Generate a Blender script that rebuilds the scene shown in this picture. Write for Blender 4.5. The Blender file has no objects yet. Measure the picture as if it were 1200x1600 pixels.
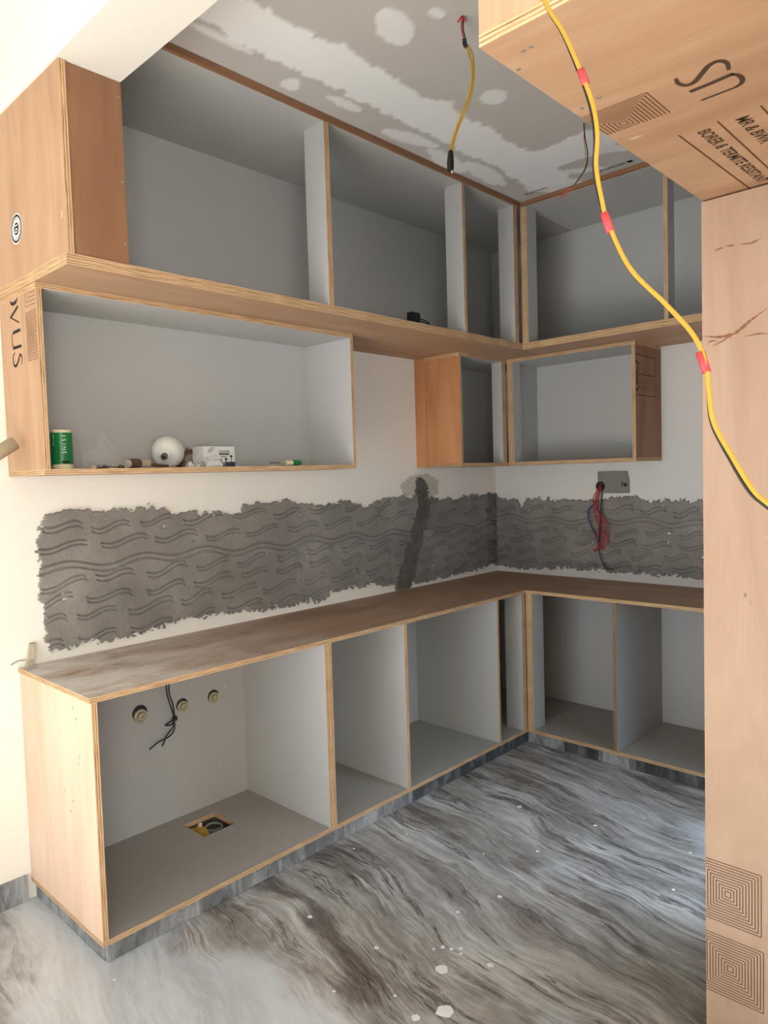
import bpy, bmesh, math, random
import numpy as np
from mathutils import Vector, Matrix
random.seed(7)
rng = np.random.default_rng(7)
SC = bpy.context.scene
COL = SC.collection

# ------------------------------------------------------------------ camera
CAM = Vector((2.8522, -4.1006, 1.5736)); YAW, PIT, ROL, FPX = -0.7619, -0.0522, -0.0294, 1128.136
fw = Vector((math.cos(PIT)*math.sin(YAW), math.cos(PIT)*math.cos(YAW), math.sin(PIT)))
rt = Vector((math.cos(YAW), -math.sin(YAW), 0)); up = rt.cross(fw)
r2 = rt*math.cos(ROL)+up*math.sin(ROL); u2 = -rt*math.sin(ROL)+up*math.cos(ROL)
cd = bpy.data.cameras.new('camera'); cam = bpy.data.objects.new('camera', cd); COL.objects.link(cam)
cd.sensor_fit = 'VERTICAL'; cd.sensor_height = 36; cd.lens = 36*FPX/1600; cd.clip_start = 0.05
M = Matrix((r2, u2, -fw)).transposed().to_4x4(); M.translation = CAM; cam.matrix_world = M
SC.camera = cam

# ------------------------------------------------------------------ world, sun, daylight at the openings, added hall fill, exposure
w = bpy.data.worlds.new('world'); SC.world = w; w.use_nodes = True
bg = w.node_tree.nodes['Background']; bg.inputs[0].default_value = (0.55, 0.72, 1.0, 1); bg.inputs[1].default_value = 2.0
def light(name, typ, loc, direction, energy, color, **k):
    d = bpy.data.lights.new(name, typ); d.energy = energy; d.color = color
    for a, b in k.items(): setattr(d, a, b)
    o = bpy.data.objects.new(name, d); COL.objects.link(o); o.location = loc
    o.rotation_euler = Vector(direction).to_track_quat('-Z', 'Y').to_euler()
    return o
# sun falls through the hall's tall doorway and makes a bright patch on the hall floor
light('sun', 'SUN', (1.2, -12, 8), (0.10, 1, -0.79), 92.0, (1.0, 0.97, 0.93), angle=0.01)
# sky light in the hall doorway and the utility door behind the tall unit
light('doorway_daylight', 'AREA', (1.6, -6.55, 0.75), (0, 1, 0.05), 40.0, (0.70, 0.85, 1.0), shape='RECTANGLE', size=2.2, size_y=1.4)
light('hall_window_fill', 'AREA', (4.93, -5.2, 1.5), (-1, 0.25, 0.05), 95.0, (1.0, 0.98, 0.95), shape='RECTANGLE', size=1.4, size_y=1.3)  # lamp added at an unseen hall window to brighten the loft backs
light('utility_door_daylight', 'AREA', (2.76, -1.09, 1.10), (-0.75, -0.30, -1), 9.0, (0.62, 0.80, 1.0), shape='RECTANGLE', size=0.80, size_y=1.9, spread=math.radians(75))
SC.view_settings.view_transform = 'Standard'; SC.view_settings.look = 'None'
SC.view_settings.gamma = 1.0; SC.view_settings.use_curve_mapping = False
SC.view_settings.exposure = -0.06
SC.cycles.use_denoising = True
SC.cycles.max_bounces = 10; SC.cycles.diffuse_bounces = 5; SC.cycles.sample_clamp_indirect = 6.0

# ------------------------------------------------------------------ material helpers
def srgb(r, g, b):
    f = lambda c: (c/255/12.92 if c/255 <= 0.04045 else ((c/255+0.055)/1.055)**2.4)
    return (f(r), f(g), f(b), 1)
class NT:
    def __init__(s, name):
        s.m = bpy.data.materials.new(name); s.m.use_nodes = True
        s.t = s.m.node_tree; s.n = s.t.nodes; s.b = s.n['Principled BSDF']
    def new(s, typ, **k):
        x = s.n.new(typ)
        for a, v in k.items(): setattr(x, a, v)
        return x
    def link(s, a, b): s.t.links.new(a, b)
    def val(s, sock, v):
        if hasattr(v, 'links'): s.link(v, sock)
        else: sock.default_value = v
    def math(s, op, a, b=0.0, c=0.0, clamp=False):
        x = s.new('ShaderNodeMath', operation=op, use_clamp=clamp)
        s.val(x.inputs[0], a); s.val(x.inputs[1], b); s.val(x.inputs[2], c)
        return x.outputs[0]
    def noise(s, vec, scale, detail=4, rough=0.55, dist=0.0):
        x = s.new('ShaderNodeTexNoise'); s.link(vec, x.inputs['Vector'])
        x.inputs['Scale'].default_value = scale; x.inputs['Detail'].default_value = detail
        x.inputs['Roughness'].default_value = rough; x.inputs['Distortion'].default_value = dist
        return x.outputs['Fac']
    def ramp(s, fac, stops):
        x = s.new('ShaderNodeValToRGB'); s.link(fac, x.inputs[0]); e = x.color_ramp.elements
        while len(e) < len(stops): e.new(0.5)
        for i, (p, c) in enumerate(stops):
            e[i].position = p; e[i].color = c if hasattr(c, '__len__') else (c, c, c, 1)
        return x.outputs[0]
    def mix(s, fac, a, b, typ='MIX'):
        x = s.new('ShaderNodeMix', data_type='RGBA', blend_type=typ)
        s.val(x.inputs[0], fac); s.val(x.inputs[6], a); s.val(x.inputs[7], b)
        return x.outputs[2]
    def mapping(s, vec, scale=(1, 1, 1), loc=(0, 0, 0), rot=(0, 0, 0)):
        x = s.new('ShaderNodeMapping'); s.link(vec, x.inputs[0])
        x.inputs['Scale'].default_value = scale; x.inputs['Location'].default_value = loc; x.inputs['Rotation'].default_value = rot
        return x.outputs[0]
    def bump(s, h, strength=0.2, dist=0.002):
        x = s.new('ShaderNodeBump'); x.inputs['Strength'].default_value = strength; x.inputs['Distance'].default_value = dist
        s.link(h, x.inputs['Height']); s.link(x.outputs[0], s.b.inputs['Normal'])
    def out(s, color, rough=0.6, spec=None, metal=None):
        s.val(s.b.inputs['Base Color'], color); s.val(s.b.inputs['Roughness'], rough)
        if spec is not None: s.b.inputs['Specular IOR Level'].default_value = spec
        if metal is not None: s.b.inputs['Metallic'].default_value = metal
        return s.m
    def uv(s): return s.new('ShaderNodeTexCoord').outputs['UV']
    def obj(s): return s.new('ShaderNodeTexCoord').outputs['Object']
    def pos(s): return s.new('ShaderNodeNewGeometry').outputs['Position']
    def rand(s): return s.new('ShaderNodeObjectInfo').outputs['Random']

def plain(name, rgb, rough=0.6, spec=0.4, metal=0.0, speck=0.12):
    t = NT(name); n = t.noise(t.obj(), 40, 3)
    c = srgb(*rgb); d = tuple(x*(1-speck) for x in c[:3])+(1,)
    return t.out(t.mix(n, d, c), rough, spec, metal)

def ply(name, c0, c1, c2):
    t = NT(name); uv = t.uv(); r = t.rand()
    off = t.new('ShaderNodeVectorMath', operation='MULTIPLY_ADD')
    cmb = t.new('ShaderNodeCombineXYZ'); t.val(cmb.inputs[0], t.math('MULTIPLY', r, 17.0)); t.val(cmb.inputs[1], t.math('MULTIPLY', r, 9.0))
    t.link(uv, off.inputs[0]); off.inputs[1].default_value = (1, 1, 1); t.link(cmb.outputs[0], off.inputs[2])
    v = off.outputs[0]
    fine = t.noise(t.mapping(v, (5, 160, 1)), 1.0, 3, 0.6)
    broad = t.noise(t.mapping(v, (1.1, 6.0, 1)), 1.0, 5, 0.6, 0.9)
    blot = t.noise(v, 3.0, 4, 0.55)
    col = t.ramp(broad, [(0.25, c0), (0.52, c1), (0.78, c2)])
    col = t.mix(t.math('MULTIPLY', t.ramp(fine, [(0.42, 0.0), (0.72, 1.0)]), 0.22), col, c0)
    col = t.mix(t.math('MULTIPLY', t.ramp(blot, [(0.48, 0.0), (0.72, 1.0)]), 0.22), col, c2)
    # small scuffs and filler flecks
    fl = t.noise(t.mapping(v, (9, 26, 1)), 1.0, 2, 0.5)
    col = t.mix(t.math('MULTIPLY', t.ramp(fl, [(0.745, 0.0), (0.775, 1.0)]), 0.5), col, srgb(226, 205, 180))
    fd = t.noise(t.mapping(v, (11, 19, 1), (3.3, 7.7, 0)), 1.0, 2, 0.5)
    col = t.mix(t.math('MULTIPLY', t.ramp(fd, [(0.76, 0.0), (0.79, 1.0)]), 0.55), col, srgb(96, 62, 40))
    t.bump(fine, 0.12, 0.001)
    return t.out(col, 0.55, 0.3)
PLY = ply('plywood_tan', srgb(158, 121, 91), srgb(177, 141, 110), srgb(191, 160, 129))
PLY_R = ply('plywood_reddish', srgb(172, 112, 70), srgb(190, 132, 88), srgb(202, 150, 106))
PLY_P = ply('plywood_pale', srgb(200, 164, 136), srgb(215, 184, 157), srgb(226, 201, 178))
PLY_D = ply('plywood_brown', srgb(124, 86, 60), srgb(142, 102, 74), srgb(158, 118, 88))
PLY_S = ply('plywood_pinkish', srgb(164, 134, 110), srgb(178, 149, 125), srgb(188, 163, 141))
PLY_T = ply('plywood_worktop', srgb(136, 110, 90), srgb(156, 130, 109), srgb(174, 150, 130))
def dusty(m):
    t = NT.__new__(NT); t.m = m; t.t = m.node_tree; t.n = t.t.nodes; t.b = t.n['Principled BSDF']; p = t.pos()
    src = t.b.inputs['Base Color'].links[0].from_socket
    sp = t.new('ShaderNodeSeparateXYZ'); t.link(p, sp.inputs[0])
    # plaster dust lies where the mixing was done, on the sink end of the top
    g = t.new('ShaderNodeMapRange'); t.link(sp.outputs[1], g.inputs[0]); g.inputs[1].default_value = -1.9; g.inputs[2].default_value = -2.9
    n = t.ramp(t.noise(t.mapping(p, (3.0, 1.5, 1)), 3.0, 7, 0.68), [(0.28, 0.0), (0.58, 1.0)])
    t.link(t.mix(t.math('MULTIPLY', t.math('MULTIPLY', n, g.outputs[0]), 0.9), src, srgb(208, 207, 204)), t.b.inputs['Base Color'])
dusty(PLY_T)
def edge(name, dark=1.0):
    t = NT(name); uv = t.uv()
    sp = t.new('ShaderNodeSeparateXYZ'); t.link(uv, sp.inputs[0])
    wob = t.noise(t.mapping(uv, (9, 1.2, 1)), 1.0, 4, 0.6)
    v = t.math('ADD', sp.outputs[1], t.math('MULTIPLY', t.math('SUBTRACT', wob, 0.5), 0.22))
    s = t.math('SINE', t.math('MULTIPLY', v, 2*math.pi*2.6))
    gr = t.noise(t.mapping(uv, (11, 6, 1)), 1.0, 4, 0.65)
    f = t.math('ADD', t.math('MULTIPLY', s, 0.17), gr)
    c = lambda a, b, d: srgb(a*dark, b*dark, d*dark)
    col = t.ramp(f, [(0.22, c(112, 74, 46)), (0.38, c(168, 129, 92)), (0.54, c(194, 160, 120)), (0.8, c(212, 183, 146))])
    t.bump(f, 0.3, 0.001)
    return t.out(col, 0.7, 0.2)
EDGE = edge('plywood_edge')
EDGE_D = edge('plywood_edge_dark', 0.72)
def laminate(name, rgb, speck):
    t = NT(name); p = t.pos()
    n = t.noise(p, 2.5, 5, 0.6); c = srgb(*rgb)
    col = t.mix(t.math('MULTIPLY', n, 0.5), c, tuple(x*0.84 for x in c[:3])+(1,))
    d = t.noise(p, 75, 2, 0.5)
    zone = t.ramp(t.noise(p, 3.0, 3), [(0.42, 0.0), (0.62, 1.0)])
    dots = t.math('MULTIPLY', t.ramp(d, [(0.70, 0.0), (0.76, 1.0)]), t.math('MULTIPLY', zone, speck))
    col = t.mix(dots, col, srgb(225, 224, 220))
    return t.out(col, t.math('ADD', t.math('MULTIPLY', n, 0.2), 0.38), 0.4)
LAM = laminate('grey_liner', (182, 180, 175), 0.25)
LAM_S = laminate('grey_liner_splashed', (172, 168, 161), 0.9)
LAM_F = laminate('grey_liner_dusty', (156, 151, 143), 0.5)

def wallpaint(name, rgb):
    t = NT(name); p = t.pos(); n = t.noise(p, 1.6, 6, 0.6); c = srgb(*rgb)
    col = t.mix(t.math('MULTIPLY', n, 0.5), c, tuple(x*0.86 for x in c[:3])+(1,))
    sm = t.noise(t.mapping(p, (2.2, 2.2, 2.2), (5, 2, 1)), 3.0, 6, 0.7)
    col = t.mix(t.math('MULTIPLY', t.ramp(sm, [(0.66, 0.0), (0.76, 1.0)]), 0.35), col, srgb(150, 142, 132))
    t.bump(t.noise(p, 60, 3), 0.08, 0.002)
    return t.out(col, 0.75, 0.25)
WALL = wallpaint('wall_putty', (222, 218, 209))
WALL_C = wallpaint('wall_cream', (232, 226, 213))

def marble():
    t = NT('marble_floor'); p = t.pos()
    sp = t.new('ShaderNodeSeparateXYZ'); t.link(p, sp.inputs[0]); X, Y = sp.outputs[0], sp.outputs[1]
    warp = t.noise(p, 0.85, 3, 0.5); warp2 = t.noise(t.mapping(p, (1.6, 5, 1)), 1.0, 3, 0.5)
    # streaks fan: nearly along x, leaning a little towards -y
    yy = t.math('ADD', t.math('ADD', t.math('ADD', Y, t.math('MULTIPLY', X, 0.16)), t.math('MULTIPLY', warp, 0.50)), t.math('MULTIPLY', warp2, 0.05))
    def cv(a, b, z=0.0):
        c = t.new('ShaderNodeCombineXYZ'); t.val(c.inputs[0], t.math('MULTIPLY', X, a)); t.val(c.inputs[1], t.math('MULTIPLY', yy, b)); c.inputs[2].default_value = z
        return c.outputs[0]
    s1 = t.noise(cv(1.1, 5.2), 1.0, 12, 0.72, 0.15)
    s2 = t.noise(cv(2.6, 26.0, 4.0), 1.0, 9, 0.74, 0.15)
    s3 = t.noise(cv(1.1, 5.0, 9.0), 1.0, 12, 0.70, 0.15)
    s4 = t.noise(cv(1.8, 17.0, 27.0), 1.0, 9, 0.74, 0.15)
    s5 = t.noise(cv(1.0, 11.0, 41.0), 1.0, 9, 0.68, 0.2)
    big = t.noise(t.mapping(p, (0.8, 0.95, 1), (1.3, 0.4, 0)), 1.0, 6, 0.58)
    col = t.ramp(s1, [(0.34, srgb(104, 99, 95)), (0.46, srgb(148, 144, 139)), (0.57, srgb(182, 180, 176)), (0.72, srgb(218, 218, 216))])
    col = t.mix(t.math('MULTIPLY', t.ramp(s2, [(0.42, 1.0), (0.53, 0.0)]), 0.42), col, srgb(96, 90, 87))
    col = t.mix(t.math('MULTIPLY', t.ramp(s3, [(0.38, 1.0), (0.475, 0.0)]), 0.85), col, srgb(80, 70, 63))
    col = t.mix(t.math('MULTIPLY', t.ramp(s5, [(0.405, 0.0), (0.425, 1.0), (0.44, 1.0), (0.46, 0.0)]), 0.75), col, srgb(58, 51, 47))
    col = t.mix(t.math('MULTIPLY', t.ramp(s4, [(0.56, 0.0), (0.66, 1.0)]), 0.6), col, srgb(222, 222, 220))
    col = t.mix(t.math('MULTIPLY', t.ramp(t.noise(cv(0.9, 2.0, 22.0), 1.0, 6), [(0.52, 0.0), (0.68, 1.0)]), 0.24), col, srgb(146, 128, 114))
    fine = t.noise(cv(7.0, 70.0, 60.0), 1.0, 6, 0.75)
    col = t.mix(t.math('MULTIPLY', t.ramp(fine, [(0.40, 1.0), (0.50, 0.0)]), 0.2), col, srgb(92, 86, 82))
    col = t.mix(t.math('MULTIPLY', t.ramp(fine, [(0.54, 0.0), (0.64, 1.0)]), 0.15), col, srgb(222, 221, 218))
    glare_dist = t.new('ShaderNodeVectorMath', operation='LENGTH'); off = t.mapping(p, (0.55, 1.0, 0), (-0.42, 3.05, 0)); t.link(off, glare_dist.inputs[0])   # pale sky glare painted into the slab before the sink cabinet
    big = t.math('ADD', big, t.math('MULTIPLY', t.math('SUBTRACT', 0.75, glare_dist.outputs['Value'], clamp=True), 0.32))
    milky = t.ramp(big, [(0.60, 0.0), (0.70, 1.0)])  # milky marble clouds plus the painted glare
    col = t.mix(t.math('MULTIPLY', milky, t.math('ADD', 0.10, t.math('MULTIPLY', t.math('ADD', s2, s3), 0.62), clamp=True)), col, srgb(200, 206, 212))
    dust = t.noise(p, 9, 6, 0.7)
    col = t.mix(t.math('MULTIPLY', t.ramp(dust, [(0.5, 0.0), (0.75, 1.0)]), 0.3), col, srgb(186, 182, 174))
    return t.out(col, t.math('ADD', t.math('MULTIPLY', dust, 0.22), 0.22), 0.5)
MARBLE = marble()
def skirt(name, a, b, c):
    t = NT(name); p = t.pos(); r = t.rand()
    sc = t.noise(t.mapping(p, (9, 9, 2.5), (0, 0, 0), (0.3, 0.5, 0)), 1.0, 6, 0.7, 1.2)
    col = t.ramp(sc, [(0.32, a), (0.48, b), (0.64, c)])
    return t.out(col, 0.35, 0.5)
SK_D = skirt('skirting_marble_dark', srgb(46, 46, 47), srgb(72, 72, 73), srgb(120, 120, 119))
SK_L = skirt('skirting_marble_light', srgb(78, 79, 80), srgb(118, 119, 119), srgb(164, 164, 162))
def cement():
    t = NT('grooved_cement'); p = t.pos()
    n = t.noise(p, 4.0, 6, 0.6); f = t.noise(p, 70, 4, 0.7)
    at = t.new('ShaderNodeAttribute'); at.attribute_name = 'tone'
    col = t.ramp(n, [(0.3, srgb(118, 112, 104)), (0.52, srgb(134, 128, 120)), (0.75, srgb(152, 146, 137))])
    col = t.mix(t.math('MULTIPLY', t.ramp(f, [(0.35, 1.0), (0.6, 0.0)]), 0.22), col, srgb(96, 91, 85))
    col = t.mix(at.outputs['Fac'], col, srgb(82, 76, 69))
    t.bump(f, 0.35, 0.002)
    return t.out(col, 0.85, 0.2)
CEM = cement()
CEM_P = plain('cement_smudge', (204, 197, 180), 0.9, 0.1, 0, 0.3)
def gyp():
    t = NT('gypsum_board'); p = t.pos()
    at = t.new('ShaderNodeAttribute'); at.attribute_name = 'tone'
    n = t.noise(p, 5, 5, 0.6)
    a = t.mix(n, srgb(184, 178, 170), srgb(196, 190, 182)); b = t.mix(n, srgb(228, 226, 221), srgb(238, 236, 231))
    return t.out(t.mix(at.outputs['Fac'], a, b), 0.85, 0.15)
GYP = gyp()
INK = plain('ink_print', (84, 66, 52), 0.8, 0.1, 0, 0.3)
INK_B = plain('ink_brown', (112, 72, 44), 0.8, 0.1, 0, 0.3)
STAINM = plain('brown_scrape', (150, 104, 78), 0.8, 0.1, 0, 0.3)
INK_D = plain('ink_dark', (52, 46, 42), 0.8, 0.1, 0, 0.3)
BLACK = plain('black_plastic', (26, 26, 27), 0.45)
RED = plain('red_insulation', (176, 46, 52), 0.45)
REDT = plain('red_tape', (186, 60, 62), 0.45)
YEL = plain('yellow_insulation', (180, 140, 46), 0.5)
BLUE = plain('blue_insulation', (44, 52, 110), 0.45)
GRN = plain('green_label', (22, 116, 56), 0.35)
GRNH = plain('green_handle', (20, 122, 62), 0.3)
WHITE = plain('white_card', (222, 220, 214), 0.6)
CREAM = plain('cream_plastic', (224, 208, 172), 0.5)
STEEL = plain('steel', (150, 150, 150), 0.35, 0.5, 1.0)
BRASS = plain('dull_brass', (186, 174, 142), 0.5, 0.5, 0.1, 0.3)
GREYM = plain('box_grey', (132, 128, 120), 0.7)
BULBW = plain('milky_bulb', (226, 222, 212), 0.45, 0.4, 0, 0.2)
NAVY = plain('navy_print', (54, 56, 78), 0.6)
BROWN = plain('brown_cloth', (98, 70, 56), 0.85)
STICK = ply('raw_stick', srgb(150, 138, 114), srgb(180, 168, 144), srgb(204, 194, 172))
PAINT = plain('paint_spot_white', (226, 228, 228), 0.6)
DARK = plain('recess_shade_and_string', (40, 36, 32), 0.8)  # shade of holes and slots put into colour; also the loose string
SCREW = plain('screw_zinc', (176, 168, 156), 0.4, 0.5, 0.6)
def film():
    t = NT('clear_film'); b = t.b
    n = t.noise(t.obj(), 30, 3)
    tr = t.new('ShaderNodeBsdfTransparent'); mx = t.new('ShaderNodeMixShader')
    t.val(mx.inputs[0], t.math('ADD', t.math('MULTIPLY', n, 0.14), 0.01))
    t.link(tr.outputs[0], mx.inputs[1]); t.link(b.outputs[0], mx.inputs[2])
    t.link(mx.outputs[0], t.n['Material Output'].inputs[0])
    return t.out(srgb(226, 224, 220), 0.25, 0.6)
FILM = film()
def glass():
    t = NT('window_glass'); t.b.inputs['Transmission Weight'].default_value = 1.0
    return t.out((1, 1, 1, 1), 0.02)
GLASS = glass()

# ------------------------------------------------------------------ object helpers
def link(name, me, mat, parent=None, loc=(0, 0, 0)):
    o = bpy.data.objects.new(name, me); COL.objects.link(o)
    mats = mat if isinstance(mat, (list, tuple)) else [mat]
    if not me.materials:
        for m_ in mats: me.materials.append(m_)
    if parent:
        o.parent = parent; o.location = Vector(loc)-wloc(parent)
    else: o.location = loc
    return o
def wloc(o):
    v = Vector(o.location)
    while o.parent: o = o.parent; v = v+Vector(o.location)
    return v
def tag(o, label=None, cat=None, group=None, kind=None):
    if label: o['label'] = label
    if cat: o['category'] = cat
    if group: o['group'] = group
    if kind: o['kind'] = kind
    return o
def thing(name, loc, label=None, cat=None, group=None, kind=None):
    o = bpy.data.objects.new(name, None); COL.objects.link(o); o.location = loc; o.empty_display_size = 0.05
    return tag(o, label, cat, group, kind)
def mesh(name, vs, fs, centre=None, smooth=False):
    me = bpy.data.meshes.new(name)
    c = Vector(centre) if centre is not None else Vector((0, 0, 0))
    me.from_pydata([tuple(Vector(v)-c) for v in vs], [], fs); me.update()
    if smooth: me.polygons.foreach_set('use_smooth', [True]*len(me.polygons))
    return me
FACES = [(0, 1, 3, 2), (4, 6, 7, 5), (0, 4, 5, 1), (2, 3, 7, 6), (0, 2, 6, 4), (1, 5, 7, 3)]  # -x +x -y +y -z +z
def board(name, b, parent, pos=PLY, neg=PLY, eg=EDGE, grain=None, hole=None):
    """plywood board; thinnest axis = thickness; pos/neg = skins of its two faces; edges show the plies"""
    (x0, x1), (y0, y1), (z0, z1) = b
    lo = np.array([x0, y0, z0]); hi = np.array([x1, y1, z1]); d = hi-lo; t = int(np.argmin(d)); c = (lo+hi)/2
    g = grain if grain is not None else int(np.argmax(d)); oth = [a for a in range(3) if a not in (t, g)][0]
    vs = []; fs = []; mi = []; uvs = []
    def add(verts, m, kind, length_axis=None):
        k = len(vs); vs.extend([tuple(v-c) for v in verts]); fs.append(tuple(range(k, k+len(verts)))); mi.append(m)
        for v in verts:
            if kind == 'f': uvs.append((v[g], v[oth]))
            else: uvs.append((v[length_axis], (v[t]-lo[t])/d[t]))
    P8 = [np.array([(lo, hi)[(i >> 2) & 1][0], (lo, hi)[(i >> 1) & 1][1], (lo, hi)[i & 1][2]]) for i in range(8)]
    for i, f in enumerate(FACES):
        ax = i//2
        if ax == t:
            m = 0 if i % 2 else 1
            if hole is None: add([P8[j] for j in f], m, 'f')
            else:
                a1, a2 = [a for a in range(3) if a != t]
                g1 = [lo[a1], hole[0], hole[1], hi[a1]]; g2 = [lo[a2], hole[2], hole[3], hi[a2]]
                for p in range(3):
                    for q in range(3):
                        if p == 1 and q == 1: continue
                        vv = []
                        for (s1, s2) in ((p, q), (p+1, q), (p+1, q+1), (p, q+1)):
                            v = np.zeros(3); v[t] = hi[t] if i % 2 else lo[t]; v[a1] = g1[s1]; v[a2] = g2[s2]; vv.append(v)
                        if i % 2 == 0: vv = vv[::-1]
                        add(vv, m, 'f')
        else:
            la = [a for a in range(3) if a not in (t, ax)][0]
            add([P8[j] for j in f], 2, 'e', la)
    if hole is not None:
        a1, a2 = [a for a in range(3) if a != t]
        cs = [(hole[0], hole[2]), (hole[1], hole[2]), (hole[1], hole[3]), (hole[0], hole[3])]
        for k in range(4):
            p, q = cs[k], cs[(k+1) % 4]; vv = []
            for (s, e) in ((p, lo), (p, hi), (q, hi), (q, lo)):
                v = np.zeros(3); v[a1], v[a2] = s; v[t] = e[t]; vv.append(v)
            add(vv, 2, 'e', a1 if k % 2 == 0 else a2)
    me = bpy.data.meshes.new(name); me.from_pydata(vs, [], fs); me.update()
    uvl = me.uv_layers.new(name='UVMap'); uvl.data.foreach_set('uv', [x for p in uvs for x in p])
    me.polygons.foreach_set('material_index', mi)
    return link(name, me, [pos, neg, eg], parent, c)
def box(name, b, mat, parent=None, bevel=0.0):
    (x0, x1), (y0, y1), (z0, z1) = b; c = Vector(((x0+x1)/2, (y0+y1)/2, (z0+z1)/2))
    bm = bmesh.new(); bmesh.ops.create_cube(bm, size=1)
    for v in bm.verts: v.co = Vector((v.co.x*(x1-x0), v.co.y*(y1-y0), v.co.z*(z1-z0)))
    if bevel: bmesh.ops.bevel(bm, geom=bm.edges[:], offset=bevel, segments=2, affect='EDGES', profile=0.6)
    me = bpy.data.meshes.new(name); bm.to_mesh(me); bm.free()
    return link(name, me, mat, parent, c)
def struct(name, b, mat, label, cat):
    return tag(box(name, b, mat), label, cat, kind='structure')
def multi(name, boxes, mat, parent=None):
    vs = []; fs = []
    for (x0, x1), (y0, y1), (z0, z1) in boxes:
        k = len(vs)
        vs += [((x0, x1)[(i >> 2) & 1], (y0, y1)[(i >> 1) & 1], (z0, z1)[i & 1]) for i in range(8)]
        fs += [tuple(k+j for j in f) for f in FACES]
    a = np.array(vs); c = (a.min(0)+a.max(0))/2
    return link(name, mesh(name, vs, fs, c), mat, parent, c)
def catmull(pts, n=8):
    p = [Vector(q) for q in pts]; p = [p[0]*2-p[1]]+p+[p[-1]*2-p[-2]]; out = []
    for i in range(1, len(p)-2):
        a, b, c, d = p[i-1:i+3]
        for k in range(n):
            t = k/n; out.append(0.5*((2*b)+(c-a)*t+(2*a-5*b+4*c-d)*t*t+(3*b-a-3*c+d)*t**3))
    out.append(p[-2]); return out
def tube(name, pts, r, mat, parent=None, n=8, seg=8, smooth=True):
    p = catmull(pts, seg) if smooth and len(pts) > 2 else [Vector(q) for q in pts]
    vs = []; fs = []; nrm = None
    for i, q in enumerate(p):
        tg = (p[min(i+1, len(p)-1)]-p[max(i-1, 0)]).normalized()
        if nrm is None: nrm = tg.orthogonal().normalized()
        else: nrm = (nrm-tg*nrm.dot(tg)).normalized()
        bn = tg.cross(nrm); rr = r(i/(len(p)-1)) if callable(r) else r
        vs += [q+(nrm*math.cos(2*math.pi*k/n)+bn*math.sin(2*math.pi*k/n))*rr for k in range(n)]
    for i in range(len(p)-1):
        for k in range(n): fs.append((i*n+k, i*n+(k+1) % n, (i+1)*n+(k+1) % n, (i+1)*n+k))
    fs.append(tuple(range(n))[::-1]); fs.append(tuple(range((len(p)-1)*n, len(p)*n)))
    c = p[0]
    me = mesh(name, vs, fs, c, True)
    return link(name, me, mat, parent, c)
def lathe(name, prof, loc, axis, mat, parent=None, n=28):
    """prof: (distance along the axis, radius)"""
    ax = Vector(axis).normalized(); a = ax.orthogonal().normalized(); b = ax.cross(a); vs = []; fs = []
    for h, r in prof: vs += [ax*h+(a*math.cos(2*math.pi*k/n)+b*math.sin(2*math.pi*k/n))*r for k in range(n)]
    for i in range(len(prof)-1):
        for k in range(n): fs.append((i*n+k, i*n+(k+1) % n, (i+1)*n+(k+1) % n, (i+1)*n+k))
    fs.append(tuple(range(n))[::-1]); fs.append(tuple(range((len(prof)-1)*n, len(prof)*n)))
    me = mesh(name, vs, fs, None, True)
    try: me.set_sharp_from_angle(angle=math.radians(40))
    except Exception: pass
    return link(name, me, mat, parent, loc)
def strip_mesh(lines, normal, lift=0.0006):
    """flat printed strokes: lines = [(points, width or [widths])]"""
    nz = Vector(normal); vs = []; fs = []
    for pts, wd in lines:
        p = [Vector(q) for q in pts]; k0 = len(vs)
        for i, q in enumerate(p):
            tg = (p[min(i+1, len(p)-1)]-p[max(i-1, 0)]).normalized(); sd = nz.cross(tg)
            ww = wd[i] if hasattr(wd, '__len__') else wd
            # mitre
            if 0 < i < len(p)-1:
                d1 = (p[i]-p[i-1]).normalized(); cs = max(0.5, tg.dot(d1)); ww = ww/cs
            vs += [q+sd*ww/2+nz*lift, q-sd*ww/2+nz*lift]
        for i in range(len(p)-1): fs.append((k0+2*i, k0+2*i+1, k0+2*i+3, k0+2*i+2))
    return vs, fs
def strokes(name, lines, normal, mat, parent, lift=0.0006):
    vs, fs = strip_mesh(lines, normal, lift); c = sum((Vector(v) for v in vs), Vector())/len(vs)
    return link(name, mesh(name, vs, fs, c), mat, parent, c)
def text(name, s, size, origin, right, upv, mat, parent, sx=1.0, lift=0.0007, align='LEFT', bold=0.0):
    cu = bpy.data.curves.new('t', 'FONT'); cu.body = s; cu.size = size; cu.align_x = align; cu.offset = bold; cu.resolution_u = 3
    o = bpy.data.objects.new('t', cu); COL.objects.link(o)
    me = bpy.data.meshes.new_from_object(o.evaluated_get(bpy.context.evaluated_depsgraph_get()))
    bpy.data.objects.remove(o); bpy.data.curves.remove(cu)
    R, Uv = Vector(right), Vector(upv); N = R.cross(Uv)
    for v in me.vertices: v.co = R*(v.co.x*sx)+Uv*v.co.y+N*lift
    me.name = name; me.materials.clear()
    return link(name, me, mat, parent, origin)
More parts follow.
